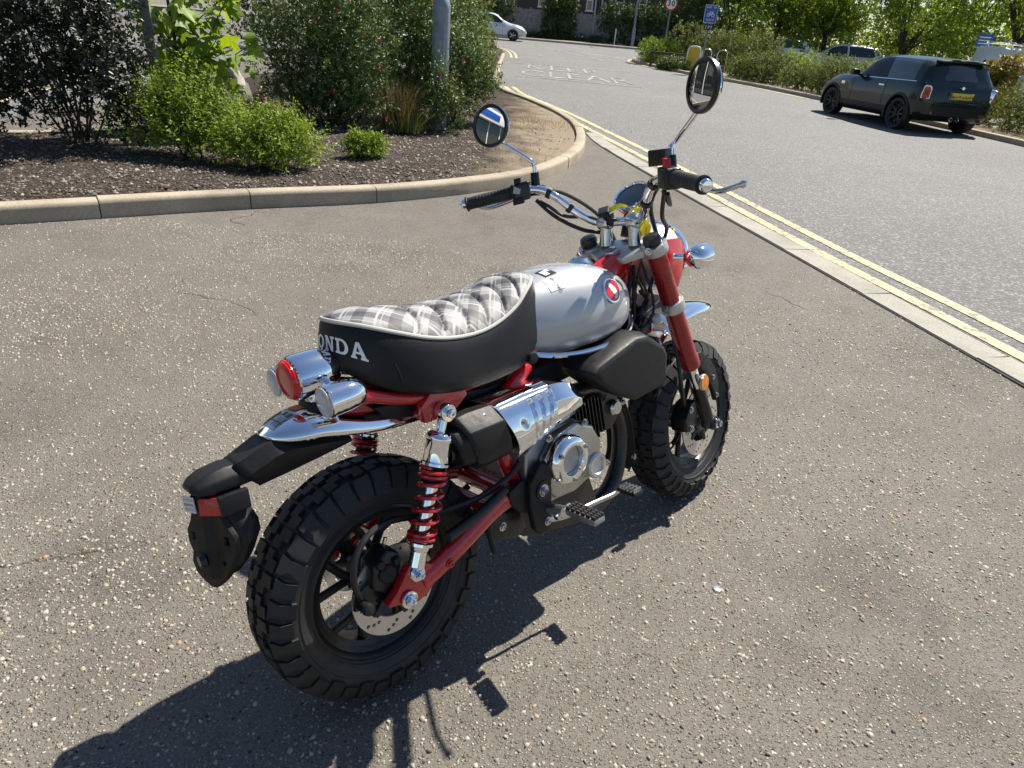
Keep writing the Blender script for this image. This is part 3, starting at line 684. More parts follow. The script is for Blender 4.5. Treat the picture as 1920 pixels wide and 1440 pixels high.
# slab-serif letters on the tail of the skirt, built from strokes
def letter(ch):
    R = lambda x0, y0, x1, y1: [(x0, y0), (x1, y0), (x1, y1), (x0, y1)]
    if ch == 'H': return [R(.08, .12, .30, .88), R(.62, .12, .84, .88), R(.0, 0, .40, .14), R(.0, .86, .40, 1), R(.54, 0, .94, .14), R(.54, .86, .94, 1), R(.30, .42, .62, .58)], .98
    if ch == 'N': return [R(.08, .12, .26, .88), R(.68, .12, .86, .88), R(.0, 0, .36, .14), R(.0, .86, .30, 1), R(.58, .86, .96, 1), [(.10, 1), (.32, 1), (.86, 0), (.64, 0)]], 1.0
    if ch == 'A': return [[(.06, .1), (.26, .1), (.50, 1), (.36, 1)], [(.36, 1), (.56, 1), (.92, .1), (.66, .1)], R(.0, 0, .36, .13), R(.58, 0, 1.0, .13), R(.26, .30, .70, .44)], 1.02
    if ch in 'OD':
        out = []; n = 16
        for k in range(n):
            if ch == 'D' and not (n * .75 - .1 <= k or k < n * .25): continue
            a0, a1 = 2 * pi * k / n, 2 * pi * (k + 1) / n
            out.append([(.46 + (.24 * cos(a0)), .5 + .34 * sin(a0)), (.46 + .46 * cos(a0), .5 + .5 * sin(a0)), (.46 + .46 * cos(a1), .5 + .5 * sin(a1)), (.46 + .24 * cos(a1), .5 + .34 * sin(a1))])
        if ch == 'D': out += [R(.10, .12, .30, .88), R(.0, 0, .47, .16), R(.0, .84, .47, 1)]
        return out, .98
plan = []; acc = 0; last = None
for k in range(481):
    s = .25 + (k - 240) / 480 * .5; x, y = seat_plan(s % 1); pnt = V((x, y * seat_w(x), 0)); acc += (pnt - last).length if last else 0; last = pnt; plan.append((acc, s))
mid = plan[240][0]
def on_skirt(a, h):     # a: arc length from the tail centre towards the right side, h: 0..1 down the skirt
    s = float(np.interp(mid + a, [p[0] for p in plan], [p[1] for p in plan])); x, y = seat_plan(s % 1); w = seat_w(x)
    zt, zb = smoothin(x, ZP), smoothin(x, ZB); px, py = x, y * w
    cx = min(max(x, .09), .33); dx, dy = px - cx, py; l = hypot(dx, dy) or 1
    if abs(y) > .85 and .09 < x < .33: dx, dy, l = 0, (1 if y > 0 else -1), 1
    out = interp(h, [0, .06, .25, .5, .75, .93, 1], [0, .0045, .009, .012, .013, .011, .004]) + .0016
    return V((px + out * dx / l, py + out * dy / l, zt + (zb - zt) * h))
lt = MB(); cur = -.060; LH = .0
for ch in 'HONDA':
    polys, adv = letter(ch); wd = .0275
    for po in polys:
        # subdivide the stroke so that it follows the curve
        (ax_, ay), (bx_, by), (cx_, cy), (dx_, dy) = po; g = []
        for i in range(4):
            for j in range(4):
                u, v = i / 3, j / 3
                p = ((ax_ * (1 - u) + bx_ * u) * (1 - v) + (dx_ * (1 - u) + cx_ * u) * v, (ay * (1 - u) + by * u) * (1 - v) + (dy * (1 - u) + cy * u) * v)
                g.append(on_skirt(cur + p[0] * wd, .56 - p[1] * .30))
        lt.add(g, [(i * 4 + j, i * 4 + 4 + j, i * 4 + 5 + j, i * 4 + 1 + j) for i in range(3) for j in range(3)])
    cur += adv * wd + .002
lt.build('seat_lettering', WHITEP, skirt)
sm = MB(); sm.tube([on_skirt(.125, .5) * 1, on_skirt(.132, .75), on_skirt(.13, 1.0)], .0016, 6, 4); sm.build('seam', VINYL, skirt)

# ---- fuel tank
TZT = [(.40, .765), (.44, .790), (.50, .808), (.56, .817), (.64, .815), (.72, .798), (.77, .775), (.805, .745), (.82, .70)]
TZB = [(.40, .652), (.47, .632), (.54, .622), (.62, .621), (.70, .626), (.76, .640), (.80, .665), (.82, .69)]
TW = [(.40, .070), (.44, .088), (.50, .108), (.57, .124), (.64, .130), (.70, .125), (.75, .110), (.79, .082), (.812, .05), (.82, .02)]
def tank_pt(x, a, off=0):
    zt, zb, w = smoothin(x, TZT), smoothin(x, TZB), max(.004, smoothin(x, TW)); zc = zb + (zt - zb) * .40
    ca, sa = cos(a), sin(a)
    if sa >= 0: y = w * (abs(ca) ** .72) * (1 if ca > 0 else -1); z = zc + (zt - zc) * sa ** .85
    else: y = w * (abs(ca) ** .35) * (1 if ca > 0 else -1); z = zc + (zc - zb) * -abs(sa) ** .9
    return V((x, y, z))
tk = MB(); xs = [.392] + [.392 + .43 * (1 - cos(pi * i / 44)) / 2 for i in range(1, 45)]
rings = []
for i, x in enumerate(xs):
    xx = min(max(x, .40), .82); f = 1.0
    if i == 0: f = .55
    ring = [tank_pt(xx, 2 * pi * k / 56 - pi / 2) for k in range(56)]; zc = sum(p.z for p in ring) / 56
    rings.append([V((x, p.y * f, zc + (p.z - zc) * f)) for p in ring])
tk.loft(rings, True); tank = tk.build('fuel_tank', TANKM, bike, sharp=80)
fl = MB(); path = []
for i in range(41):
    x = .41 + .41 * i / 40; w = smoothin(x, TW); path.append((x, -w - .001, smoothin(x, TZB) + .004))
for s in (-1, 1):
    fl.tube([(p[0], p[1] * -s, p[2]) for p in path], .0065, 8)
fl.build('tank_seam', CHROME, tank)
cap = MB(); cap.lathe([(.0, .020), (.020, .020), (.024, .014), (.030, .010), (.033, .004), (.036, 0)], (.70, 0, .800), (.12, 0, 1), 28); cap.build('fuel_cap', CHROME, tank)
# round badge with a wing, fixed on the tank shoulder
def tank_normal(x, a):
    d1 = tank_pt(x + .004, a) - tank_pt(x - .004, a); d2 = tank_pt(x, a + .02) - tank_pt(x, a - .02)
    n = d1.cross(d2).normalized(); return n if n.y < 0 else -n
bx_, ba = .672, pi - .42; bc = tank_pt(bx_, ba); bn = tank_normal(bx_, ba); bu = V((1, 0, 0)); bu = (bu - bn * bu.dot(bn)).normalized(); bv = -bn.cross(bu)
if bv.z < 0: bv = -bv
bd = MB(); bd.lathe([(.0, .003), (.0285, .003), (.031, .002), (.032, -.006)], bc, bn, 36); badge = bd.build('tank_badge', CHROME, tank)
bd = MB(); bd.lathe([(.0, .0042), (.0265, .0042), (.0270, .0028)], bc, bn, 36); bd.build('badge_disc', simple('badge_red', (.55, .008, .012), .25, coat=.5), badge)
wing = [(-.013, .020), (-.006, .019), (.004, .012), (.012, .004), (.015, -.004), (.013, -.014), (.008, -.020), (-.002, -.021), (-.001, -.016), (.004, -.014), (.003, -.010), (-.003, -.008), (-.004, -.003), (-.009, .001), (-.009, .006), (-.014, .012)]
bd = MB(); bd.prism(wing, lambda a, b: bc + bu * a + bv * b + bn * .0042, lambda a, b: bc + bu * a + bv * b + bn * .0052); bd.build('badge_wing', WHITEP, badge)
# stickers by the filler, each follows the tank
def sticker(x0, x1, a0, a1, mat, off, name, parent=tank, nx=6, na=6):
    g = MB(); rows = []
    for i in range(nx + 1):
        row = []
        for j in range(na + 1):
            x = x0 + (x1 - x0) * i / nx; a = a0 + (a1 - a0) * j / na; p = tank_pt(x, a); n = tank_normal(x, a)
            if n.z < 0: n = -n
            row.append(p + n * off)
        rows.append(row)
    g.loft(rows, False); return g.build(name, mat, parent)
WST = simple('sticker_white', (.70, .72, .72), .35, var=.03); BST = simple('sticker_black', (.02, .02, .022), .35)
A0 = pi / 2
stk = sticker(.500, .540, A0 + .48, A0 + .86, WST, .0008, 'sticker')
sticker(.516, .550, A0 + .10, A0 + .40, BST, .0009, 'sticker'); sticker(.520, .534, A0 + .16, A0 + .36, WST, .0015, 'sticker'); sticker(.536, .546, A0 + .13, A0 + .24, WST, .0015, 'sticker')
def on_tank(a, b, t):
    x = .520 - b; an = A0 + .67 + a / .092; p = tank_pt(x, an); n = tank_normal(x, an); n = -n if n.z < 0 else n; return p + n * .0016
text_mesh('YEARS', .0125, lambda a, b, t: on_tank(a + .006, b - .004, t), 'sticker_text', BST, stk)
text_mesh('6', .017, lambda a, b, t: on_tank(a - .013, b - .002, t), 'sticker_text', RED, stk)
lines = MB()
for q in range(3):
    r = [[on_tank(-.003 + .018 * i / 6, -.006 - q * .003 + d, 0) for i in range(7)] for d in (0, .0012)]; lines.loft(r, False)
lines.build('sticker_text', GREYALU, stk)

# ---- side cover box under the tank
def side_box(s):
    O = [(.525, .592), (.545, .606), (.690, .644), (.735, .640), (.812, .592), (.824, .570), (.819, .508), (.798, .488), (.680, .480), (.590, .528), (.535, .570)]
    cx, cz = .69, .56
    def ring(y, sc, dz=0): return [(cx + (a - cx) * sc, y * s, cz + dz + (b - cz) * sc) for a, b in O]
    m = MB(); m.loft([ring(.075, .96), ring(.115, 1.0), ring(.154, 1.0), ring(.176, .95, -.004), ring(.182, .86, -.006)]); return m.build('side_cover', BLACKP, bike, bevel=.006, seg=3)
side_box(-1); side_box(1)

# ---- exhaust: can, end cap, heat shield, front cover, header
def msec(zt, zb, yi, yo, x, ch=.030):
    return [(x, -yi, zb + .015), (x, -(yo - .035), zb), (x, -(yo - .008), zb + .022), (x, -yo, zb + .055), (x, -yo + .004, zt - ch), (x, -(yo - .035), zt), (x, -yi, zt - .008)]
def msecr(t):
    x = t; zt = interp(x, [.13, .2, .26, .41], [.586, .595, .590, .594]); zb = interp(x, [.13, .2, .29, .41], [.484, .470, .456, .488])
    return zt, zb
mf = MB(); mf.loft([msec(*msecr(x), .085, .158, x) for x in (.16, .2, .26, .32, .38, .42)]); mf.build('muffler', BLACKP, bike, bevel=.008, seg=3)
ec = MB()
def ecs(x, g): zt, zb = msecr(.2); zc = (zt + zb) / 2; return [(x + (p[2] - zc) * -.28, -.13 + (p[1] + .13) * g, zc + (p[2] - zc) * g) for p in msec(zt, zb, .085, .182, 0)]
ec.loft([ecs(.262, 1.0), ecs(.20, 1.03), ecs(.172, .99), ecs(.166, .90)], True, (True, True)); endcap = ec.build('muffler_end_cap', BLACKP, bike, bevel=.005, seg=3)
e2 = MB(); e2.prism([(-.105, .560), (-.112, .575), (-.160, .572), (-.176, .550), (-.174, .505), (-.160, .488), (-.112, .486), (-.104, .50)], lambda y, z: (.176 + (z - .545) * -.28, y, z), lambda y, z: (.138 + (z - .545) * -.2, -.135 + (y + .135) * .86, .53 + (z - .53) * .86))
e2.build('end_cap_nose', BLACKP, endcap, bevel=.006, seg=3)
e2 = MB(); e2.lathe([(.0, .004), (.014, .004), (.017, -.001), (.019, .002), (.019, .012)], (.140, -.138, .525), (-1, 0, 0), 20); e2.build('outlet', BLACKM, endcap)
bolt((.215, -.155, .578), (-.2, -.8, .5), .007, .006, STEEL)
# heat shield: slanted rear edge, three pressed slots
def shp(f):   # f 0..1 around: top inner -> outer -> bottom
    pts = [(-.092, .0, 1), (-.150, .004, 1), (-.182, -.028, 1), (-.190, -.062, .5), (-.189, .045, 0), (-.178, .012, 0), (-.150, .002, 0)]
    return pts
def shield_pt(u, v):
    # v 0 top inner .. 1 bottom ; u 0 rear .. 1 front
    tz = [0, .22, .34, .46, .80, .92, 1.0]
    x0 = .236 + .068 * max(0, v - .12); x1 = .412 - .012 * v
    x = x0 + (x1 - x0) * u; zt, zb = msecr(x); zt += .004; zb -= .003; yo = .178
    zs = [zt - .003, zt, zt - .010, zt - .034, zb + .050, zb + .016, zb]
    ys = [.085, .128, .157, yo - .004, yo + .004, yo - .008, .150]
    return V((x, -smoothin(v, list(zip(tz, ys))), smoothin(v, list(zip(tz, zs)))))
sh = MB(); NU2, NV2 = 170, 80; rows = []
for i in range(NU2 + 1):
    row = []
    for j in range(NV2 + 1):
        u, v = i / NU2, j / NV2; p = shield_pt(u, v)
        n = (shield_pt(min(1, u + .01), v) - shield_pt(max(0, u - .01), v)).cross(shield_pt(u, min(1, v + .01)) - shield_pt(u, max(0, v - .01))).normalized()
        if n.y > 0: n = -n
        d = 0
        for su in (.50, .68, .86):
            uu = u - (su - .22 * (v - .66)); k = max(0, min(1, (1 - abs(uu) / .046) * 4.5))
            k *= max(0, min(1, (v - .36) / .03)) * max(0, min(1, (.93 - v) / .03)); d = max(d, k)
        e = math.exp(-(((u - .28) / .055) ** 2 + ((v - .60) / .06) ** 2) * 1.2)
        row.append(p - n * (.0125 * d + .006 * e))
    rows.append(row)
sh.loft(rows, False); shield = sh.build('heat_shield', CHROME, bike, sharp=50, solid=.0025)
bolt(shield_pt(.28, .60) + V((0, .005, 0)), (0, -1, 0), .006, .006, CHROME, shield)
fc = MB()
def fcs(x, zt, zb, yi, yo): return [(x, -yi, zb), (x, -(yo - .02), zb), (x, -yo, zb + .025), (x, -yo, zt - .03), (x, -(yo - .025), zt), (x, -yi, zt)]
fc.loft([fcs(.398, .590, .486, .085, .176), fcs(.425, .592, .494, .085, .180), fcs(.455, .588, .500, .08, .182), fcs(.490, .572, .502, .075, .176), fcs(.515, .550, .508, .08, .158)])
fcov = fc.build('exhaust_front_cover', CHROME, bike, bevel=.010, seg=4)
hd = MB(); hd.tube([(.50, -.12, .535), (.57, -.11, .53), (.66, -.08, .50), (.72, -.03, .44), (.735, -.01, .40)], .016, 12, 6); hd.build('exhaust_header', BLACKM, bike)

# ---- engine
en = MB()
en.prism([(.34, .34), (.35, .44), (.40, .475), (.52, .47), (.585, .43), (.60, .36), (.575, .315), (.50, .29), (.40, .29)], lambda a, b: (a, -.125, b), lambda a, b: (a, .125, b))
eng = en.build('engine', GREYALU, bike, bevel=.008, seg=3)
en = MB(); en.prism([(.382, .345), (.385, .42), (.43, .465), (.50, .478), (.555, .452), (.585, .40), (.578, .345), (.545, .318), (.48, .300), (.42, .305)], lambda a, b: (a, -.127, b), lambda a, b: (.48 + (a - .48) * .95, -.150, .39 + (b - .39) * .95))
en.build('crankcase_cover', simple('polished_casing', (.46, .46, .45), .24, .9, var=.05), eng, bevel=.008, seg=3)
cc = V((.450, -.150, .402)); cv = MB()
cv.lathe([(.060, 0), (.060, .012), (.0575, .020), (.051, .026), (.043, .029), (.036, .028), (.0325, .018), (.032, .012), (0, .012)], cc, (0, -1, 0), 56); cov = cv.build('clutch_cover', CHROME, eng)
cv = MB(); cv.lathe([(0, .0145), (.0305, .0145), (.0318, .011)], cc, (0, -1, 0), 40); cv.build('cover_plate', GREYALU, cov)
for k in range(3):
    a = 2 * pi * k / 3 + .5; bolt(cc + V((.0465 * cos(a), -.026, .0465 * sin(a))), (0, -1, 0), .005, .006, STEEL, cov)
cv = MB(); cv.lathe([(.032, 0), (.032, .010), (.028, .014), (.022, .014), (.020, .009), (0, .009)], (.556, -.145, .345), (0, -1, 0), 30); cv.build('filter_cap', ALU, eng)
bolt((.592, -.150, .338), (0, -1, 0), .006, .01, STEEL, eng)
for p in ((.40, -.150, .468), (.378, -.135, .40), (.52, -.15, .468)): bolt(p, (0, -1, 0), .006, .008, STEEL, eng)
for i in range(9):
    fn = MB(); x = .592 + i * .0125; w = .062 + .006 * sin(i); m_ = Matrix.Rotation(radians(-8), 3, 'Y')
    fn.box((x, 0, .408 + .0015 * i), (.0035, .128, .125 if i < 7 else .105), m_); fn.build('cooling_fin', BLACKM, eng, bevel=.0012)
en = MB(); en.tube([(.58, 0, .405), (.71, 0, .42)], .046, 20); en.prism([(.69, .36), (.69, .475), (.735, .475), (.765, .45), (.765, .385), (.735, .36)], lambda a, b: (a, -.055, b), lambda a, b: (a, .055, b)); en.build('cylinder_head', BLACKM, eng, bevel=.006)
tn = MB(); tn.lathe([(.0, 0), (.022, 0), (.022, .012), (.017, .018), (0, .018)], (.74, -.055, .42), (0, -1, 0), 20); tn.build('head_cap', STEEL, eng)
# black guard in front of the engine and down pipe
gd = MB(); rows = []
arc = [(.735, .475), (.785, .435), (.822, .37), (.838, .30), (.838, .235), (.815, .20)]
P_, _r0 = catmull([V((a, 0, b)) for a, b in arc], [0] * len(arc), 5)
for p in P_: rows.append([(p.x - .004, -.050, p.z), (p.x + .006, -.044, p.z), (p.x + .008, 0, p.z), (p.x + .006, .044, p.z), (p.x - .004, .05, p.z)])
gd.loft(rows, False); gd.build('engine_guard', BLACKP, bike, solid=.004)
gd = MB(); gd.tube([(.74, -.02, .47), (.79, -.03, .36), (.785, -.035, .26), (.74, -.04, .185), (.66, -.04, .150), (.52, -.03, .165), (.42, -.02, .19)], [.022, .022, .022, .024, .026, .026, .026], 14, 6); gd.build('down_tube', BLACKM, bike)
gd = MB(); gd.prism([(.36, .29), (.62, .29), (.66, .17), (.60, .15), (.44, .165), (.37, .20)], lambda a, b: (a, -.06, b), lambda a, b: (a, .06, b)); gd.build('belly_guard', BLACKM, bike, bevel=.006)
bolt((.787, -.053, .42), (0, -1, 0), .006, .006, STEEL); bolt((.838, -.045, .235), (0, -1, 0), .006, .006, STEEL)
# pivot plates, footpeg hanger
pl = MB(); pl.prism([(.352, .400), (.372, .418), (.394, .408), (.402, .380), (.394, .262), (.380, .243), (.356, .243), (.340, .262), (.330, .33), (.334, .38)], lambda a, b: (a, -.132, b), lambda a, b: (a, -.152, b)); piv = pl.build('pivot_plate', BLACKP, bike, bevel=.005, seg=3)
bolt((.370, -.152, .352), (0, -1, 0), .010, .010, STEEL); bolt((.378, -.152, .270), (0, -1, 0), .007, .006, STEEL)
pl = MB(); pl.lathe([(.022, 0), (.022, .003), (.017, .003), (.016, -.004)], (.370, -.152, .352), (0, -1, 0), 24); pl.build('bolt_recess', BLACKM, piv)
pl = MB(); pl.prism([(.282, .375), (.325, .39), (.35, .345), (.345, .30), (.315, .31), (.285, .345)], lambda a, b: (a, -.115, b), lambda a, b: (a, -.138, b)); pl.build('master_cylinder', BLACKP, bike, bevel=.004)
pl = MB(); pl.prism([(.25, .315), (.345, .30), (.36, .245), (.33, .23), (.27, .25), (.24, .28)], lambda a, b: (a, -.045, b), lambda a, b: (a, -.10, b)); pl.build('linkage_bracket', BLACKM, bike, bevel=.006)
pl = MB(); pl.tube([(.25, -.11, .36), (.235, -.112, .30), (.245, -.112, .235)], [.007, .007, .007], 8, 4); pl.build('stop_switch', BLACKP, bike)
bolt((.285, -.10, .278), (0, -1, 0), .007, .006, STEEL)
for s in (-1, 1):
    pg = MB(); pg.tube([(.385, .13 * s, .295), (.395, .19 * s, .30)], .014, 12); pg.tube([(.372, .185 * s, .292), (.42, .185 * s, .305)], .007, 10)
    peg = pg.build('footpeg', STEEL, bike)
    pg = MB(); pg.box((.405, .244 * s, .306), (.036, .088, .016)); pg.build('peg_body', GREYALU, peg, bevel=.005)
    for i in range(4):
        for j in range(6):
            pr = MB(); pr.box((.392 + i * .0088, (.207 + j * .0148) * s, .3165), (.0068, .0120, .007), None, .8); pr.build('peg_rubber', GRIPR, peg)
bp = MB(); bp.tube([(.37, -.145, .272), (.43, -.160, .262), (.52, -.170, .262), (.58, -.178, .262), (.606, -.182, .268)], [.008, .007, .0065, .0065, .006], 8, 5, flat=.6); pedal = bp.build('brake_pedal', STEEL, bike)
bp = MB(); bp.box((.612, -.207, .272), (.034, .056, .010)); bp.build('pedal_pad', BLACKM, pedal, bevel=.003)
for j in range(5):
    t_ = MB(); t_.box((.612, -.186 - j * .0105, .280), (.030, .004, .006)); t_.build('pad_tooth', STEEL, pedal)
ss = MB(); ss.tube([(.40, .10, .24), (.36, .185, .12), (.33, .245, .012)], [.011, .010, .009], 10, 4); ss.box((.325, .258, .0), (.05, .035, .01), Matrix.Rotation(-LEAN, 3, 'X')); ss.build('side_stand', BLACKM, bike, bevel=.002)

# ---- rear fender, tail light, indicators, plate holder
FZ = [(-.175, .633), (-.156, .643), (-.125, .653), (-.09, .658), (-.04, .650), (.02, .632), (.08, .620), (.16, .610)]
FWD = [(-.175, .004), (-.170, .024), (-.155, .044), (-.13, .060), (-.10, .070), (-.04, .076), (.03, .072), (.09, .066), (.16, .062)]
fd = MB(); rows = []
for i in range(41):
    x = -.175 + .335 * (1 - cos(pi * i / 80)) ; x = min(x, .16); w = smoothin(x, FWD); zc = smoothin(x, FZ); dr = .044 * (w / .076) ** 1.5
    rows.append([(x, w * sin(pi / 2 * (-1 + 2 * j / 20)), zc - dr * abs(-1 + 2 * j / 20) ** 2.6) for j in range(21)])
fd.loft(rows, False); fender = fd.build('rear_fender', CHROME, bike, sharp=70, solid=.0025)
STK = simple('warning_sticker', (.50, .52, .54), .3, .5, var=.02)
def fz(x, y):
    w = smoothin(x, FWD); a = max(-1, min(1, math.asin(max(-1, min(1, y / w))) / (pi / 2))); return smoothin(x, FZ) - .044 * (w / .076) ** 1.5 * abs(a) ** 2.6 + .0008
def fst(x0, x1, y0, y1, mat, dz=0, parent=None):
    g = MB(); g.loft([[(x0 + (x1 - x0) * i / 5, y0 + (y1 - y0) * j / 5, fz(x0 + (x1 - x0) * i / 5, y0 + (y1 - y0) * j / 5) + dz) for j in range(6)] for i in range(6)], False); return g.build('sticker', mat, parent or fender)
s1 = fst(-.158, -.108, -.022, .016, STK)
for a, b, c, d in ((-.152, -.128, -.019, -.016), (-.152, -.128, -.010, -.008), (-.152, -.128, -.001, .001), (-.142, -.140, -.02, .014), (-.126, -.113, -.018, -.006), (-.124, -.114, 0, .010)): fst(a, b, c, d, BST, .0006, s1)
fst(-.105, -.082, -.006, .026, simple('sticker_orange', (.55, .12, .01), .35), .0004)
# black inner mudguard running back to the plate holder
bg_ = MB(); rows = []
for t in [i / 14 for i in range(15)]:
    x = interp(t, [0, .4, .75, 1], [-.03, -.12, -.185, -.240]); zc = interp(t, [0, .3, .55, .7, 1], [.614, .624, .630, .626, .602]); w = interp(t, [0, .35, .7, 1], [.064, .058, .050, .040]); dr = interp(t, [0, .4, .75, 1], [.030, .042, .056, .046]); fw_ = interp(t, [0, .5, 1], [0, .012, .034])
    zb_ = interp(x, [-.24, -.03], [.558, .588]); rows.append([(x + fw_, -w, zb_), (x + fw_ * .4, -w, zc - .022), (x, -w * .62, zc), (x, w * .62, zc), (x + fw_ * .4, w, zc - .022), (x + fw_, w, zb_)])
bg_.loft(rows, False); bg_.build('inner_mudguard', BLACKP, bike, sharp=25, solid=.004)
ph = MB(); rings = []
for x, w, zt, zb in ((-.196, .022, .592, .572), (-.206, .030, .600, .566), (-.25, .034, .606, .566), (-.285, .034, .602, .568), (-.305, .030, .594, .572), (-.314, .020, .586, .576)):
    rings.append([(x, -w, zb), (x, -w, (zt + zb) / 2 + .002), (x, -w * .62, zt), (x, w * .62, zt), (x, w, (zt + zb) / 2 + .002), (x, w, zb)])
ph.loft(rings); hous = ph.build('plate_lamp_housing', BLACKP, bike, bevel=.004, seg=3)
# plate holder: shaped board with slots, two side wings
HL = [(.566, .015, .022), (.535, .022, .030), (.510, .030, .044), (.490, .041, .058), (.470, .041, .060), (.450, .035, .050), (.430, .040, .041), (.410, .035, .029), (.396, .022, .015), (.386, .006, .003)]   # z, left and right half width
O2 = [(a, z) for z, a, b in HL[::-1]] + [(-b, z) for z, a, b in HL]
def ins(O_, n=3):      # denser outline so that the sheet can bend
    r = []
    for i in range(len(O_)):
        a, b = O_[i], O_[(i + 1) % len(O_)]; r += [(a[0] + (b[0] - a[0]) * k / n, a[1] + (b[1] - a[1]) * k / n) for k in range(n)]
    return r
hol = [[(.024, .472), (.034, .472), (.034, .490), (.024, .490)], [(-.050, .472), (-.036, .472), (-.036, .492), (-.050, .492)], circle(-.030, .438, .0065, 12), circle(.026, .438, .0055, 12)]
bx = lambda a, b: -.289 - .42 * a - .012 * (.57 - b) / .18
board = plate2d(ins(O2), hol, .007, lambda a, b, t: V((bx(a, b) + t, a, b)), 'plate_holder', BLACKP, bike, .002)
rdg = MB(); rdg.loft([[(bx(y, z) - .004, y, z) if abs(y) > .017 else (bx(y, z) - .016, y * .8, z) for y in (-.020, -.012, .008, .018)] for z in (.564, .52, .47, .43, .408)], False); rdg.build('holder_ridge', BLACKP, board, sharp=25)
for s in (-1, 1):
    wg = MB(); wg.loft([[(bx(s * y, z) + .002, s * y, z), (bx(s * y, z) + .020, s * (y + .004), z + .006), (bx(s * y, z) + .046, s * (y - .006), z + .018)] for z, y in [(h[0], h[1] if s > 0 else h[2]) for h in HL[:-2]]], False); wg.build('holder_wing', BLACKP, board, solid=.004, sharp=28)
wg = MB(); wg.lathe([(0, .010), (.010, .010), (.013, 0)], (bx(0, .444) - .014, 0, .444), (-1, 0, 0), 20); wg.build('rubber_stop', BLACKM, board)
wg = MB(); wg.box((-.256, -.046, .549), (.052, .014, .036)); wg.build('reflector_bracket', BLACKP, board, bevel=.004)
wg = MB(); wg.box((-.290, -.030, .548), (.008, .040, .030), Matrix.Rotation(radians(40), 3, 'Z') @ Matrix.Rotation(radians(10), 3, 'Y')); wg.build('rear_reflector', REDLENS, board, bevel=.0015)
wg = MB(); wg.box((-.3125, .008, .549), (.002, .026, .030), Matrix.Rotation(radians(23), 3, 'Z')); wl = wg.build('white_label', WST, board)
for q in range(3):
    wg = MB(); wg.box((-.3139, .0074, .540 + q * .009), (.0008, .021, .004), Matrix.Rotation(radians(23), 3, 'Z')); wg.build('label_print', STK if q != 1 else GREYALU, wl)
tl = MB(); tc = V((-.012, 0, .722))
tl.lathe([(.0, -.012), (.018, -.010), (.031, .001), (.039, .016), (.0425, .034), (.043, .078), (.0415, .086), (.038, .088)], tc, (-1, 0, -.06), 40)
tl.tube([(-.035, 0, .690), (-.050, 0, .664), (-.052, 0, .645)], [.030, .026, .036], 20, 4)
tail = tl.build('tail_light', CHROME, bike)
tl = MB(); tl.lathe([(.0385, .084), (.0382, .093), (.034, .099), (.028, .1005), (.026, .098), (.012, .099), (.0, .099)], tc, (-1, 0, -.06), 40); tl.build('red_lens', REDLENS, tail)
for s in (-1, 1):
    ri = MB(); c = V((-.022, .100 * s, .693))
    ri.lathe([(.0, -.012), (.016, -.010), (.024, -.001), (.0285, .014), (.0295, .03), (.0295, .060), (.0308, .061), (.0308, .066), (.0285, .067)], c, (-1, 0, -.05), 32)
    ri.tube([(-.04, .035 * s, .690), (-.035, .075 * s, .692)], [.014, .013], 14)
    ind = ri.build('indicator', CHROME, bike)
    ri = MB(); ri.lathe([(.0285, .064), (.0278, .070), (.020, .0735), (.0, .0745)], c, (-1, 0, -.05), 28); ri.build('lens', CLEARLENS, ind)
br_ = MB(); br_.prism([(-.075, -.045), (-.03, -.05), (.0, -.03), (.0, .03), (-.03, .05), (-.075, .045), (-.085, .02), (-.085, -.02)], lambda a, b: (a, b, .655), lambda a, b: (a * .9 - .003, b * .75, .668)); br_.build('tail_light_base', BLACKP, bike, bevel=.003)
br_ = MB(); br_.tube([(-.05, -.045, .652), (-.052, -.068, .634)], [.011, .006], 10, 1, flat=.5); br_.build('fender_clip', CHROME, bike)

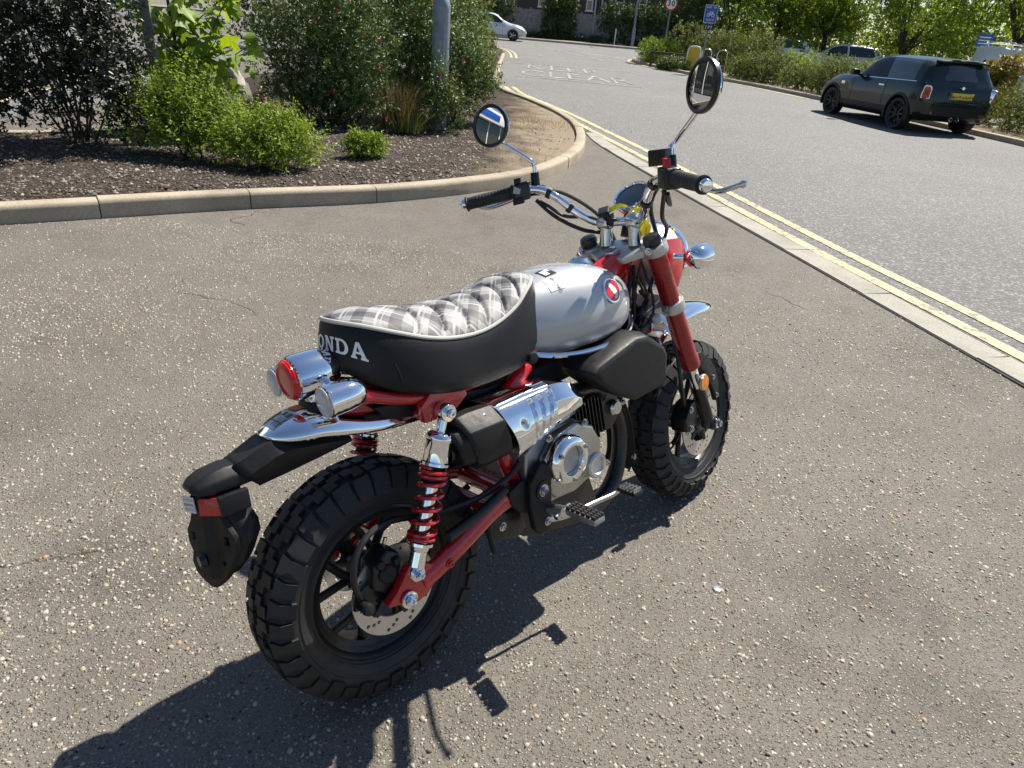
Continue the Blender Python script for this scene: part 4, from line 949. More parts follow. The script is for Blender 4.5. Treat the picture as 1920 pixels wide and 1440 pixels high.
# ---- front end (all turned with the steering)
fx = lambda z: .860 + (.840 - z) * .4663
def F(mb, name, mat, parent=None, **k):
    return mb.build(name, mat, parent or bike, basis=None if parent else SM, **k)
fdir = V((fx(0) - fx(1), 0, -1)).normalized()
for s in (-1, 1):
    y = .100 * s; top = V((fx(.825), y, .825))
    ft = MB(); L = (.825 - .455) / -fdir.z
    ft.lathe([(.0, 0), (.0255, 0), (.0255, L - .045), (.028, L - .035), (.028, L - .006), (.025, L), (.0, L)], top, fdir, 32); fork = F(ft, 'fork_tube', DKRED)
    ft = MB(); ft.lathe([(.0155, L - .002), (.0155, L + .11)], top, fdir, 24); ft.build('fork_stanchion', CHROME, fork)
    ft = MB(); p0 = V((fx(.385), y, .385)); p1 = V((fx(.262), y, .262)); ft.tube([p0, p1, p1 + V((.012, 0, -.02))], [.020, .021, .018], 14, 1, flat=.9)
    ft.lathe([(.0, -.02), (.022, -.02), (.022, .02), (0, .02)], (WB, y, RF), (0, 1, 0), 20); ft.build('fork_lower', BLACKM, fork, bevel=.002)
    ft = MB(); ft.lathe([(.0, -.002), (.024, -.002), (.024, -.014), (.021, -.022), (.010, -.026), (0, -.026)], V((fx(.830), y, .830)), fdir, 24); ft.build('fork_cap', BLACKM, fork)
    bolt((WB, .122 * s, RF), (0, s, 0), .010, .014, CHROME, bike, SM)
    # indicators
    si = MB(); c = V((.945, .178 * s, .783)); si.tube([(.925, .122 * s, .786), (.938, .150 * s, .784)], [.010, .010], 14)
    si.lathe([(.0, -.028), (.014, -.026), (.025, -.017), (.031, -.003), (.033, .015), (.033, .034), (.031, .036)], c, (1, 0, 0), 30); ind = F(si, 'indicator', CHROME)
    si = MB(); si.lathe([(.031, .034), (.026, .042), (0, .045)], c, (1, 0, 0), 24); si.build('lens', CLEARLENS, ind)
    si = MB(); si.tube([(.936, .146 * s, .784), (.941, .158 * s, .7835)], .0135, 16); si.build('stalk_collar', DKRED, ind)
    # red headlight stay
    rs = MB(); rs.prism([(.905, .835), (.985, .828), (1.005, .80), (.990, .74), (.965, .700), (.940, .708), (.925, .75)], lambda a, b: (a, .112 * s, b), lambda a, b: (a, .100 * s, b)); F(rs, 'headlight_stay', RED, bevel=.003)
    # switchgear
    def bar(y_):
        a = abs(y_); return V((smoothin(a, BARX), y_, smoothin(a, BARZ)))
BARX = [(0, .866), (.045, .866), (.075, .855), (.105, .826), (.14, .792), (.17, .777), (.205, .757), (.245, .731), (.36, .652)]
BARZ = [(0, .889), (.045, .889), (.075, .895), (.105, .921), (.14, .963), (.17, .985), (.205, .993), (.245, .990), (.36, .971)]
hb = MB(); hb.tube([bar(-.36 + .72 * i / 96) for i in range(97)], .0115, 14); hbar = F(hb, 'handlebar', CHROME)
for s in (-1, 1):
    g0, g1 = bar(.243 * s), bar(.352 * s); gd_ = (g1 - g0).normalized(); gl = (g1 - g0).length
    gp = MB(); pr = [(.0, -.002), (.0205, -.002), (.0205, .004), (.0165, .006)]
    for i in range(11): pr += [(.0165, .008 + i * .0088), (.0172, .009 + i * .0088), (.0172, .015 + i * .0088), (.0165, .0158 + i * .0088)]
    pr += [(.0165, gl - .006), (.0200, gl - .004), (.0200, gl), (0, gl)]
    gp.lathe(pr, g0, gd_, 24); grip = F(gp, 'grip', GRIPR)
    ge = MB(); ge.lathe([(.014, 0), (.0145, .008), (.0135, .013), (.010, .016), (0, .0165)], g1, gd_, 20); ge.build('bar_end', CHROME, grip)
    c = bar(.223 * s); m_ = Matrix((gd_, gd_.cross(V((0, 0, 1))).normalized(), V((0, 0, 1)))).transposed()
    sw = MB(); sw.box(c + V((0, 0, -.002)), (.046, .042, .048), m_); swg = F(sw, 'switch_housing', BLACKM, bevel=.009, seg=3)
    if s > 0:
        sw = MB(); sw.prism([(-.016, .004), (.006, .016), (.010, -.004), (-.010, -.012)], lambda a, b: c + m_ @ V((a, 0, b)) + V((-.0215, 0, 0)) , lambda a, b: c + m_ @ V((a * .9, 0, b * .9)) + V((-.0255, 0, 0))); sw.build('rocker_switch', GREYALU, swg, bevel=.001)
        sw = MB(); sw.box(c + V((-.016, 0, .026)), (.018, .018, .014), m_); sw.build('dip_switch', BLACKP, swg, bevel=.002)
        sw = MB(); sw.box(c + V((-.022, -.004, -.026)), (.030, .026, .016), m_); sw.build('horn_button', BLACKP, swg, bevel=.003)
    else:
        sw = MB(); sw.box(c + V((-.010, 0, .030)), (.020, .014, .022), m_); sw.build('kill_switch', simple('red_switch', (.5, .01, .02), .4), swg, bevel=.003)
        sw = MB(); sw.box(c + V((.018, .030, .044)), (.040, .046, .036)); sw.build('brake_reservoir', BLACKM, swg, bevel=.003)
    # lever with ball end, on the far side of the grip
    lv = MB(); l0 = bar(.205 * s) + V((.040, 0, -.004)); l1 = bar(.26 * s) + V((.062, 0, -.010)); l2 = bar(.34 * s) + V((.068, 0, -.020)); l3 = bar(.40 * s) + V((.085, 0, -.006))
    lv.tube([l0, l1, l2, l3], [.008, .0065, .0058, .0055], 10, 5); lv.lathe([(.0, -.009), (.006, -.007), (.009, 0), (.006, .007), (0, .009)], l3, (l3 - l2), 16)
    F(lv, 'brake_lever' if s < 0 else 'clutch_lever', STEEL)
    lp = MB(); lp.box(bar(.203 * s) + V((.022, 0, -.004)), (.05, .026, .026)); F(lp, 'lever_perch', BLACKM, bevel=.005)
# mirrors
def mirror(s, base, knee, cen, nrm, name):
    mi = MB(); b = V(base); mi.tube([b, b + V((0, 0, .028)), V(knee), V(cen) + V((.012, -.01 * s, -.038))], [.0058] * 4, 10, 6); st_ = F(mi, name, CHROME)
    bt = MB(); bt.tube([b + V((0, 0, -.045)), b + V((0, 0, -.02)), b + V((0, 0, .012))], [.0125, .0125, .0115], 14); bt.build('mirror_boot', BLACKP, st_)
    n = V(nrm).normalized(); c = V(cen); r = .052
    hd_ = MB(); hd_.lathe([(r - .003, .004), (r, .004), (r + .002, .001), (r + .002, -.008), (r * .9, -.016), (r * .5, -.024), (0, -.027)], c, n, 48); hd_.build('mirror_shell', CHROME, st_); rm = MB(); rm.lathe([(r - .0055, .0045), (r - .001, .006), (r + .0032, .004), (r + .0032, -.004)], c, n, 48); rm.build('mirror_rim', BLACKM, st_)
    gl_ = MB(); Rg = .55; prof = [(r * .955 * k / 14, .0015 + (sqrt(Rg * Rg - (r * .955 * k / 14) ** 2) - Rg) + .0035) for k in range(15)]
    gl_.lathe(prof, c, n, 48); gl_.build('mirror_glass', MIRROR, st_, sharp=80)
mirror(-1, (.775, -.212, 1.028), (.788, -.222, 1.072), (.735, -.315, 1.169), (-.88, .45, .10), 'mirror')
mirror(1, (.785, .208, 1.024), (.775, .215, 1.070), (.735, .305, 1.167), (-.97, -.20, .10), 'mirror')
# triple clamps
def clamp_plate(z, th, name, mat, ext):
    m = MB(); tz = V((fdir.x, 0, fdir.z)); up = -fdir; fwd = V((up.z, 0, -up.x)); c0 = V((fx(z), 0, z))
    out = []
    for s in (-1, 1):
        o = circle(0, .100, .0345, 20)
        m.prism([(a, b * s) for a, b in o], lambda a, b: c0 + fwd * a + V((0, b, 0)) - up * th / 2, lambda a, b: c0 + fwd * a + V((0, b, 0)) + up * th / 2)
    pts = [(-.030, .085), (-.062, .040), (-.066, .0), (-.062, -.040), (-.030, -.085), (.022, -.085), (.030, -.04), (.030, .04), (.022, .085)]
    m.prism(pts, lambda a, b: c0 + fwd * a + V((0, b, 0)) - up * (th / 2 - .004), lambda a, b: c0 + fwd * a + V((0, b, 0)) + up * (th / 2 - .003))
    o = F(m, name, mat, bevel=.003)
    for s in (-1, 1): bolt(c0 + V((-.036, .104 * s, -.004)), (-1, .2 * s, 0), .006, .006, STEEL, o)
    return o, c0, up, fwd
tc1, c0, up, fwd = clamp_plate(.818, .026, 'top_clamp', ALU, 0)
tc2, c1, _u1, _f1 = clamp_plate(.655, .030, 'lower_clamp', ALU, 0)
nt = MB(); nt.lathe([(.0, .012), (.012, .012), (.017, .026), (.019, .022), (.019, .010)], c0 - fwd * .045, up, 6); nt.lathe([(.020, .008), (.020, .012)], c0 - fwd * .045, up, 20, (True, True)); nt.build('stem_nut', STEEL, tc1, sharp=20)
for s in (-1, 1):
    rz = MB(); b0 = c0 + V((0, .045 * s, 0)) + up * .010; b1 = bar(.045 * s)
    rz.tube([b0, b0 * .4 + b1 * .6, b1], [.019, .016, .018], 18); rz.lathe([(.0, -.016), (.019, -.016), (.021, -.012), (.021, .012), (.019, .016), (0, .016)], b1, (0, 1, 0), 22); rz.build('handlebar_riser', STEEL, tc1)
    bolt(b1 + V((-.004, 0, .020)), (-.2, 0, 1), .005, .005, STEEL, tc1)
# headlight
hc = V((1.005, 0, .775)); hax = V((1, 0, -.05))
hl = MB(); hl.lathe([(.0, -.085), (.03, -.082), (.058, -.066), (.078, -.040), (.088, -.008), (.092, .022), (.092, .032)], hc, hax, 48); head = F(hl, 'headlight', TANKM)
hl = MB(); hl.lathe([(.091, .026), (.097, .028), (.099, .036), (.096, .050), (.088, .054), (.086, .048)], hc, hax, 48); hl.build('headlight_rim', CHROME, head)
hl = MB(); hl.lathe([(.088, .048), (.06, .056), (0, .060)], hc, hax, 40); hl.build('headlight_lens', CLEARLENS, head)
# round instrument
gc = V((.935, 0, .945)); gax = V((-.62, 0, .78))
gg = MB(); gg.lathe([(.0, -.042), (.030, -.040), (.046, -.028), (.051, -.010), (.053, .004), (.052, .009), (.048, .010), (.046, .006)], gc, gax, 40); gauge = F(gg, 'instrument', CHROME)
gg = MB(); gg.lathe([(.047, .005), (.03, .0065), (0, .007)], gc, gax, 36); gg.build('gauge_face', GLASSBLK, gauge)
gg = MB(); gg.tube([(.92, 0, .90), (.905, 0, .845)], [.018, .022], 12); F(gg, 'instrument_stay', BLACKM)
# front fender
FF = [(.955, .548), (1.0, .583), (1.06, .606), (1.13, .616), (1.20, .614), (1.26, .603), (1.31, .585), (1.345, .562)]
FFW = [(.955, .050), (1.0, .058), (1.1, .066), (1.2, .066), (1.26, .058), (1.305, .044), (1.333, .024), (1.345, .004)]
fd = MB(); rows = []
for i in range(37):
    x = .955 + .39 * sin(pi / 2 * i / 36); w = smoothin(x, FFW); zc = smoothin(x, FF); dr = .036 * (w / .066) ** 1.4
    rows.append([(x - .01 * abs(v) ** 2, w * sin(pi / 2 * v), zc - dr * abs(v) ** 2.4) for v in [-1 + j / 10 for j in range(21)]])
fd.loft(rows, False); F(fd, 'front_fender', CHROME, sharp=70, solid=.0025)
# fork guard that hugs the tyre, amber reflector, caliper
for s in (-1, 1):
    hg = MB(); hg.prism([(1.068, .482), (1.10, .480), (1.150, .447), (1.186, .402), (1.202, .355), (1.202, .306), (1.184, .298), (1.168, .335), (1.128, .398), (1.078, .440)], lambda a, b: (a + .018, .078 * s, b), lambda a, b: (a + .018, .094 * s, b)); gd1 = F(hg, 'fork_guard', BLACKP, bevel=.005, seg=3)
    for p_ in ((1.166, .382), (1.186, .318)): bolt((p_[0] + .018, .094 * s, p_[1]), (0, s, 0), .005, .005, STEEL, gd1)
    rf_ = MB(); rf_.lathe([(.024, 0), (.025, .006), (.024, .008)], (1.058, .124 * s, .405), (0, s, 0), 28, (True, False)); rfo = F(rf_, 'side_reflector', ALU)
    rf_ = MB(); rf_.lathe([(.0235, .007), (.022, .010), (0, .011)], (1.058, .124 * s, .405), (0, s, 0), 28); rf_.build('amber_lens', AMBER, rfo)
    rf_ = MB(); rf_.tube([(1.075, .110 * s, .40), (1.065, .122 * s, .385)], .006, 8); F(rf_, 'reflector_stay', BLACKM)
ca = MB(); ca.prism([(1.035, .340), (1.066, .346), (1.076, .30), (1.064, .270), (1.032, .252), (1.006, .260), (1.002, .30)], lambda a, b: (a, -.045, b), lambda a, b: (a, -.100, b)); cal = F(ca, 'front_caliper', BLACKM, bevel=.007)
bolt((1.03, -.100, .325), (0, -1, 0), .007, .006, STEEL, cal); bolt((1.03, -.100, .265), (0, -1, 0), .007, .006, STEEL, cal)
def cable(name, pts, r=.0045, steer=True, mat=CABLE):
    m = MB(); m.tube(pts, r, 8, 7); return F(m, name, mat) if steer else m.build(name, mat, bike)
cable('front_brake_hose', [(1.02, -.085, .34), (.98, -.10, .42), (.985, -.085, .52), (.97, -.07, .62), (.93, -.075, .70), (.925, -.085, .80), (.86, -.10, .92), (.80, -.17, .985)], .0058)
cable('throttle_cable', [(.77, -.195, .965), (.83, -.15, .90), (.90, -.12, .86), (.925, -.08, .80), (.90, -.05, .68), (.80, -.04, .58)], .0055)
cable('throttle_cable', [(.775, -.20, .955), (.845, -.165, .925), (.865, -.145, .935), (.855, -.14, .96)], .005)
cable('clutch_cable', [(.78, .20, .98), (.85, .17, .975), (.92, .10, .90), (.93, .05, .80), (.90, .02, .68)], .005)
cable('switch_harness', [(.76, .19, .965), (.79, .15, .915), (.835, .10, .875), (.89, .05, .85), (.92, .03, .78)], .0055)
cable('switch_harness', [(.77, .185, .96), (.775, .16, .945), (.81, .135, .915), (.845, .075, .905), (.88, .03, .88)], .0048)
for s in (-1, 1):
    for yy in (.118, .16):
        st2 = MB(); b = bar(yy * s); d = (bar((yy + .01) * s) - bar((yy - .01) * s)).normalized(); st2.lathe([(.0125, -.006), (.0150, -.006), (.0150, .006), (.0125, .006)], b, d, 16); st2.build('cable_tie', CABLE, hbar)
# loom, horn and regulator behind the fork
lm = MB(); random.seed(11)
for k in range(16):
    y0 = random.uniform(-.07, .07); x0 = random.uniform(.84, .93)
    lm.tube([(x0, y0, random.uniform(.70, .80)), (x0 + random.uniform(-.05, .05), y0 + random.uniform(-.03, .03), .66), (random.uniform(.80, .93), random.uniform(-.08, .08), .60), (random.uniform(.74, .88), random.uniform(-.06, .06), .53)], random.uniform(.003, .007), 6, 5)
lm.build('wiring_loom', CABLE, bike)
lm = MB(); lm.box((.87, -.055, .615), (.05, .03, .045), Matrix.Rotation(.4, 3, 'Y')); lm.box((.84, .03, .60), (.06, .06, .06)); lm.box((.80, -.045, .565), (.06, .03, .05)); lm.box((.90, .0, .60), (.03, .12, .03)); lm.build('regulator', BLACKM, bike, bevel=.005)
hn = MB(); hn.lathe([(.0, -.02), (.035, -.02), (.038, -.012), (.038, .004), (.030, .010), (.012, .008), (0, .010)], (.80, .02, .53), (1, 0, .1), 24); hn.build('horn', BLACKM, bike)
jb = MB(); jb.lathe([(.0, 0), (.014, 0), (.014, .02), (.008, .024), (0, .024)], (.885, -.085, .635), (-.4, -.9, 0), 12); jb.build('ignition_connector', GREYALU, bike)
# things hung on the bars
BW = Matrix.Translation(bike.location) @ bike.rotation_euler.to_matrix().to_4x4()
def thing_on_bike(mb, name, mat, **k):
    o = mb.build(name, mat, None, **k); o.matrix_world = BW @ SM; return o
kf = MB(); kf.box((.842, .030, .918), (.040, .030, .013), Matrix.Rotation(radians(-24), 3, 'Y') @ Matrix.Rotation(.5, 3, 'Z')); kf.box((.856, .020, .898), (.02, .014, .034), Matrix.Rotation(radians(-14), 3, 'Y'))
tag(thing_on_bike(kf, 'key_fob', BLACKP, bevel=.004, seg=3), 'black plastic key fob hanging at the handlebar clamp', 'key fob')
yt = MB(); yt.tube([(.885, .045, .915), (.895, .015, .928), (.905, -.02, .912)], .006, 6, 4, flat=.25); yt.tube([(.898, -.02, .92), (.908, -.035, .90), (.892, -.05, .872), (.876, -.062, .850)], [.018, .022, .012, .009], 8, 4, flat=.18)
yt.tube([(.90, -.055, .885), (.893, -.07, .862), (.872, -.075, .842)], [.010, .014, .006], 8, 3, flat=.25)
tag(thing_on_bike(yt, 'yellow_tag', YEL), 'crumpled yellow plastic tag tied round the handlebar riser', 'tag')
# ------------------------------------------------------------------ planting: materials and generators
def leaf_mat(name, stops, trans=.35, rough=.42, spec=.5, tint=(1.25, 1.15, .45)):
    k = N(name); a = k.n('Attribute'); a.attribute_name = 'rnd'
    c = k.ramp(a.outputs['Fac'], stops); c = k.mix(.25, c, k.ramp(k.noise(k.coord(), 9, 2), [(.3, tuple(x * .6 for x in stops[0][1])), (.7, tuple(min(1, x * 1.25) for x in stops[-1][1]))]))
    k.col(c); k.p(rough=rough, spec=spec)
    t = k.n('BsdfTranslucent'); k.l(k.mix(1.0, c, tint, 'MULTIPLY'), t.inputs[0]); mx = k.n('MixShader'); mx.inputs[0].default_value = trans
    k.l(k.b.outputs[0], mx.inputs[1]); k.l(t.outputs[0], mx.inputs[2]); k.l(mx.outputs[0], k.out.inputs[0]); return k.m
L_DARK = leaf_mat('dark_shrub_leaf', [(0, (0.010, 0.018, 0.013)), (.7, (0.022, 0.035, 0.020)), (1, (0.056, 0.075, 0.025))], .22)  # naturally dark foliage, with its backlit shade also put into the leaf colour
L_GLOSS = leaf_mat('glossy_shrub_leaf', [(0, (0.038, 0.079, 0.025)), (.6, (0.079, 0.140, 0.038)), (1, (0.166, 0.219, 0.061))], .28, .46, .35)
L_LIME = leaf_mat('lime_shrub_leaf', [(0, (0.088, 0.166, 0.025)), (.6, (0.193, 0.298, 0.035)), (1, (0.350, 0.420, 0.061))], .40, .5, .3)
L_SYC = leaf_mat('sycamore_leaf', [(0, (0.088, 0.176, 0.022)), (.6, (0.144, 0.264, 0.029)), (1, (0.272, 0.352, 0.048))], .50, .45, .3, (1.5, 1.35, .4))
L_TREE = leaf_mat('tree_leaf', [(0, (.085, .150, .032)), (.6, (.165, .255, .050)), (1, (.32, .38, .09))], .60, .55, .2, (1.4, 1.3, .5))
L_IVY = leaf_mat('ivy_leaf', [(0, (0.019, 0.042, 0.015)), (.6, (0.042, 0.080, 0.025)), (1, (0.133, 0.180, 0.048))], .28, .5, .3)
L_MIX = leaf_mat('verge_shrub_leaf', [(0, (.045, .072, .024)), (.5, (.095, .140, .040)), (.85, (.16, .20, .06)), (1, (.23, .23, .08))], .35, .55, .2)
L_YEL = leaf_mat('golden_shrub_leaf', [(0, (0.143, 0.156, 0.026)), (.6, (0.312, 0.286, 0.046)), (1, (0.442, 0.260, 0.065))], .3)
L_DRY = leaf_mat('dry_grass', [(0, (0.120, 0.090, 0.042)), (.5, (0.216, 0.168, 0.084)), (.8, (0.096, 0.120, 0.036)), (1, (0.264, 0.204, 0.108))], .25, .6, .2)
L_DEAD = leaf_mat('dead_leaf', [(0, (0.072, 0.042, 0.026)), (1, (0.192, 0.120, 0.078))], .15, .6, .2)
PINK = leaf_mat('pink_flower', [(0, (.45, .05, .08)), (1, (.68, .16, .17))], .25, .5, .2, (1, 1, 1))
BARK = simple('bark', (.055, .043, .034), .85, var=.4, nscale=18, bump=.8, bscale=60); TWIG = simple('twig_bark', (.05, .036, .025), .8, var=.3)

def leaf_cloud(name, lobes, n, size, mat, parent, per=9, width=.42, sprig=.10, seed=1, shell=.45, upb=.7, zmin=.03, droop=0.0, kind=None, jit=1.0):
    """lobes (cx,cy,cz,rx,ry,rz); n leaves in sprigs of `per`; folded pointed leaves"""
    n = int(n * 2.1); size *= 1.45
    g = np.random.default_rng(seed); L = np.array(lobes, float); vol = np.prod(L[:, 3:], 1) ** .75; ns = max(1, n // per)
    li = g.choice(len(L), ns, p=vol / vol.sum()); d = g.normal(size=(ns, 3)); d /= np.linalg.norm(d, axis=1)[:, None]
    r = g.random(ns) ** shell; bump_ = 1 + .22 * np.sin(d[:, 0] * 7 + li) * np.sin(d[:, 1] * 6 + 2 * li) * np.cos(d[:, 2] * 5 + li) * jit + g.normal(0, .05, ns) * jit
    c = L[li, :3] + d * L[li, 3:] * (r * bump_)[:, None]
    keep = c[:, 2] > zmin; c, d = c[keep], d[keep]; ns = len(c)
    ax = d * .8 + g.normal(0, .45, (ns, 3)) + np.array([0, 0, upb]); ax /= np.linalg.norm(ax, axis=1)[:, None]
    t = np.tile((np.arange(per) + .5) / per, ns); C_ = np.repeat(c, per, 0); A_ = np.repeat(ax, per, 0); m = len(C_)
    o = g.normal(size=(m, 3)); o -= A_ * np.sum(o * A_, 1)[:, None]; o /= np.linalg.norm(o, axis=1)[:, None]
    ph = np.where(np.arange(m) % 2 == 0, 1, -1)[:, None]
    P = C_ + A_ * (sprig * t * g.uniform(.7, 1.2, m))[:, None]
    ld = A_ * g.uniform(.2, .9, m)[:, None] + o * .9 + np.array([0, 0, -droop]); ld /= np.linalg.norm(ld, axis=1)[:, None]
    s = size * g.uniform(.6, 1.25, m) * (1.1 - .35 * t); side = np.cross(ld, A_ + g.normal(0, .35, (m, 3))); side /= np.linalg.norm(side, axis=1)[:, None] + 1e-9
    nn = np.cross(side, ld); w = s * width * .5
    v0 = P; v2 = P + ld * s[:, None]; mid = P + ld * (s * .48)[:, None]; v1 = mid + side * w[:, None] + nn * (w * .35)[:, None]; v3 = mid - side * w[:, None] + nn * (w * .35)[:, None]
    V_ = np.stack([v0, v1, v2, v3], 1).reshape(-1, 3); V_[:, 2] = np.maximum(V_[:, 2], zmin * .5)
    b = np.arange(m) * 4; F_ = np.concatenate([np.stack([b, b + 1, b + 2], 1), np.stack([b, b + 2, b + 3], 1)]); rn = np.clip(g.beta(2, 2.4, m) + np.repeat(g.normal(0, .12, ns), per), 0, 1)
    o_ = np_mesh(name, V_, F_, mat, parent, attr=np.concatenate([rn, rn])); o_['kind'] = kind or 'stuff'; return o_
def stems(parent, base, tops, r0=.014, name='stem', seed=0, mat=None):
    rr = random.Random(seed)
    for tx, ty, tz in tops:
        b = Vector(base) + Vector((rr.uniform(-.08, .08), rr.uniform(-.08, .08), -.03)); e = Vector((tx, ty, tz)); m = b.lerp(e, .5) + Vector((rr.uniform(-.1, .1), rr.uniform(-.1, .1), .06))
        s = MB(); s.tube([b, m, e], [r0, r0 * .7, r0 * .3], 6, 4)
        for q in range(3):
            p = m.lerp(e, rr.uniform(0, .8)); s.tube([p, p + Vector((rr.uniform(-.2, .2), rr.uniform(-.2, .2), rr.uniform(.08, .25)))], [r0 * .4, r0 * .15], 5)
        s.build(name, mat or TWIG, parent)
def plant(name, label, cat, base, lobes, n, size, mat, group=None, stem_n=5, seed=1, flowers=0, **k):
    """base in world; lobes relative to the base"""
    z = gz(base[1]) if len(base) < 3 else base[2]; e = empty(name, (base[0], base[1], z)); tag(e, label, cat, group)
    leaf_cloud('foliage', lobes, n, size, mat, e, seed=seed, **k)
    rr = random.Random(seed); stems(e, (0, 0, 0), [(l[0] + rr.uniform(-.1, .1), l[1], l[2] + l[5] * .3) for l in (lobes * 3)[:stem_n]], .006 + .010 * max(l[5] for l in lobes), seed=seed)
    if flowers:
        fl_ = leaf_cloud('flowers', [(a, b, c, r1 * 1.02, r2 * 1.02, r3 * 1.03) for a, b, c, r1, r2, r3 in lobes], flowers // 2, .020, PINK, e, per=7, width=.9, sprig=.03, seed=seed + 50, shell=.08)
    return e

# planting bed surface behind the island kerb
def soil_mat():
    k = N('bark_mulch_soil'); v = k.coord('Object'); f = k.noise(v, 70, 4, .7); d = k.vor(v, 85); c = k.vor(v, 85, out='Color'); sp = k.n('SeparateColor'); k.l(c, sp.inputs[0]); s3 = k.n('SeparateXYZ'); k.l(v, s3.inputs[0])
    mul = k.ramp(sp.outputs[0], [(0, (.018, .013, .010)), (.5, (.042, .032, .025)), (.8, (.09, .072, .058)), (1, (.17, .14, .12))]); sand = k.ramp(f, [(.3, (.19, .15, .105)), (.7, (.35, .285, .205))])
    m = k.math('ADD', k.math('MULTIPLY', k.math('ADD', s3.outputs[0], .55), 1.3), k.math('MULTIPLY', k.math('SUBTRACT', k.noise(v, 3, 4), .5), 2.2), clamp=True)
    k.col(k.mix(m, mul, sand)); k.p(rough=.95, spec=.15, normal=k.bump(k.math('ADD', f, k.math('MULTIPLY', d, -.8)), 1.0, .012)); return k.m
BACK = [(-9.4, 4.4), (-6.9, 5.55), (-5.0, 6.4), (-4.45, 6.8), (-4.15, 7.6), (-4.05, 8.6), (-3.9, 10.2), (-4.5, 11.5), (-5.3, 13.4), (-5.8, 14.6), (-5.2, 16.5), (-4.2, 18.0), (-3.4, 21), (-3, 26), (-3.2, 32), (-4, 36)]
P1, _ = catmull([V3(p) for p in BED[:19]], [0] * 19, 6); P2, _ = catmull([V3(p) for p in BACK], [0] * len(BACK), 6)
D1, D2 = path_len(P1), path_len(P2); bed = MB(); rows = []
def bedz(x, y): return gz(y) + .085 + .035 * sin(x * 2.1 + 1) * sin(y * 1.7) + .012 * sin(x * 9) * cos(y * 8)
for i in range(121):
    a = V3((float(np.interp(i / 120 * D1[-1], D1, [p.x for p in P1])), float(np.interp(i / 120 * D1[-1], D1, [p.y for p in P1])))); b = V3((float(np.interp(i / 120 * D2[-1], D2, [p.x for p in P2])), float(np.interp(i / 120 * D2[-1], D2, [p.y for p in P2]))))
    d = (b - a).normalized(); a = a + d * .06; row = []
    for j in range(25):
        p = a.lerp(b, j / 24); e = min(1, j / 3, (24 - j) / 2 + .1); row.append((p.x, p.y, gz(p.y) + .07 + (bedz(p.x, p.y) - gz(p.y) - .07) * e if j < 24 else gz(p.y) - .02))
    rows.append(row)
bed.loft(rows, False); tag(bed.build('planting_bed', soil_mat(), sharp=80), kind='structure')
MULCH = chip_mat('bark_chip', [(0, (.026, .019, .015)), (.30, (.065, .050, .040)), (.55, (.13, .105, .085)), (.75, (.21, .175, .145)), (.90, (.32, .275, .235))], .85)
def in_bed(x, y):
    fx_ = float(np.interp(x, [p[0] for p in BED[:10]], [p[1] for p in BED[:10]])); return 1.0 if (y > fx_ + .17 and x < float(np.interp(y, [p[1] for p in BED[5:14]], [p[0] for p in BED[5:14]])) - .2) else 0.0
tag(chips('bark_mulch', 15000, (-4.6, .5), (3.6, 10.5), .006, .024, MULCH, zf=lambda x, y: bedz(x, y) + .004, flat=.35, dens=lambda x, y: in_bed(x, y) * (1 if x < -.55 else .25), sink=.3), 'grey brown bark mulch spread over the planting bed', 'mulch', kind='stuff')
tag(chips('kerb_grit', 1500, (-4.2, .7), (3.2, 8.6), .004, .013, MULCH, flat=.4, dens=lambda x, y: 1.0 if abs(y - .03 - float(np.interp(x, [p[0] for p in BED[:9]], [p[1] for p in BED[:9]])) + .10) < .07 else 0.0), 'line of leaf litter and grit along the island kerb', 'grit', kind='stuff')

# island shrubs
plant('dark_shrub', 'tall dark leafy shrub in shade at the back of the mulch bed', 'shrub', (-3.95, 6.15, .09), [(0, 0, .62, .62, .5, .55), (.32, .05, .95, .45, .42, .5), (-.35, 0, 1.0, .5, .45, .5), (.1, .1, 1.40, .5, .42, .42), (-.55, 0, .45, .5, .4, .42), (.45, .0, .40, .38, .35, .38), (-.5, .1, 1.5, .4, .4, .4), (-.9, 0, .9, .4, .4, .5)], 11500, .038, L_DARK, stem_n=12, seed=3, sprig=.11, shell=.75)
plant('lime_shrub', 'rounded lime green shrub with upright shoots beside the dark shrub', 'shrub', (-2.95, 6.12, .09), [(-.05, 0, .20, .42, .36, .24), (.05, .05, .36, .30, .28, .24), (-.25, .05, .36, .20, .22, .26), (.28, 0, .24, .24, .26, .22), (.0, .1, .50, .20, .2, .18)], 9000, .026, L_LIME, stem_n=8, seed=4, sprig=.17, upb=1.1, shell=.5, jit=2.2)
plant('lime_shrub', 'low spreading lime green shrub closest to the island kerb', 'shrub', (-2.22, 5.95, .09), [(0, 0, .12, .42, .32, .20), (.16, 0, .22, .22, .22, .16), (-.22, .02, .18, .24, .24, .18), (.05, .05, .30, .16, .16, .14)], 7000, .026, L_LIME, stem_n=6, seed=5, sprig=.15, upb=.9, shell=.5, jit=2.2)
plant('lime_shrub', 'small sparse yellow green seedling shrub alone in the mulch', 'shrub', (-1.55, 6.62, .09), [(0, 0, .09, .20, .17, .13), (.08, 0, .14, .10, .1, .09), (-.09, 0, .14, .09, .09, .1)], 1500, .028, L_LIME, stem_n=4, seed=6, sprig=.07, shell=.6)
plant('glossy_shrub', 'broad glossy shrub with pink flowers next to the side road gap', 'shrub', (-2.45, 8.75, .09), [(0, 0, .55, .62, .55, .55), (-.25, .1, 1.0, .55, .5, .5), (.32, .1, .95, .5, .5, .5), (0, .2, 1.45, .6, .5, .42), (.25, -.1, .45, .48, .45, .42), (-.42, 0, .42, .36, .36, .36), (-.1, -.25, .24, .62, .40, .24), (.35, -.2, .22, .45, .35, .22), (-.6, .0, .8, .35, .4, .5)], 20000, .030, L_GLOSS, stem_n=10, seed=7, flowers=330, shell=.4)
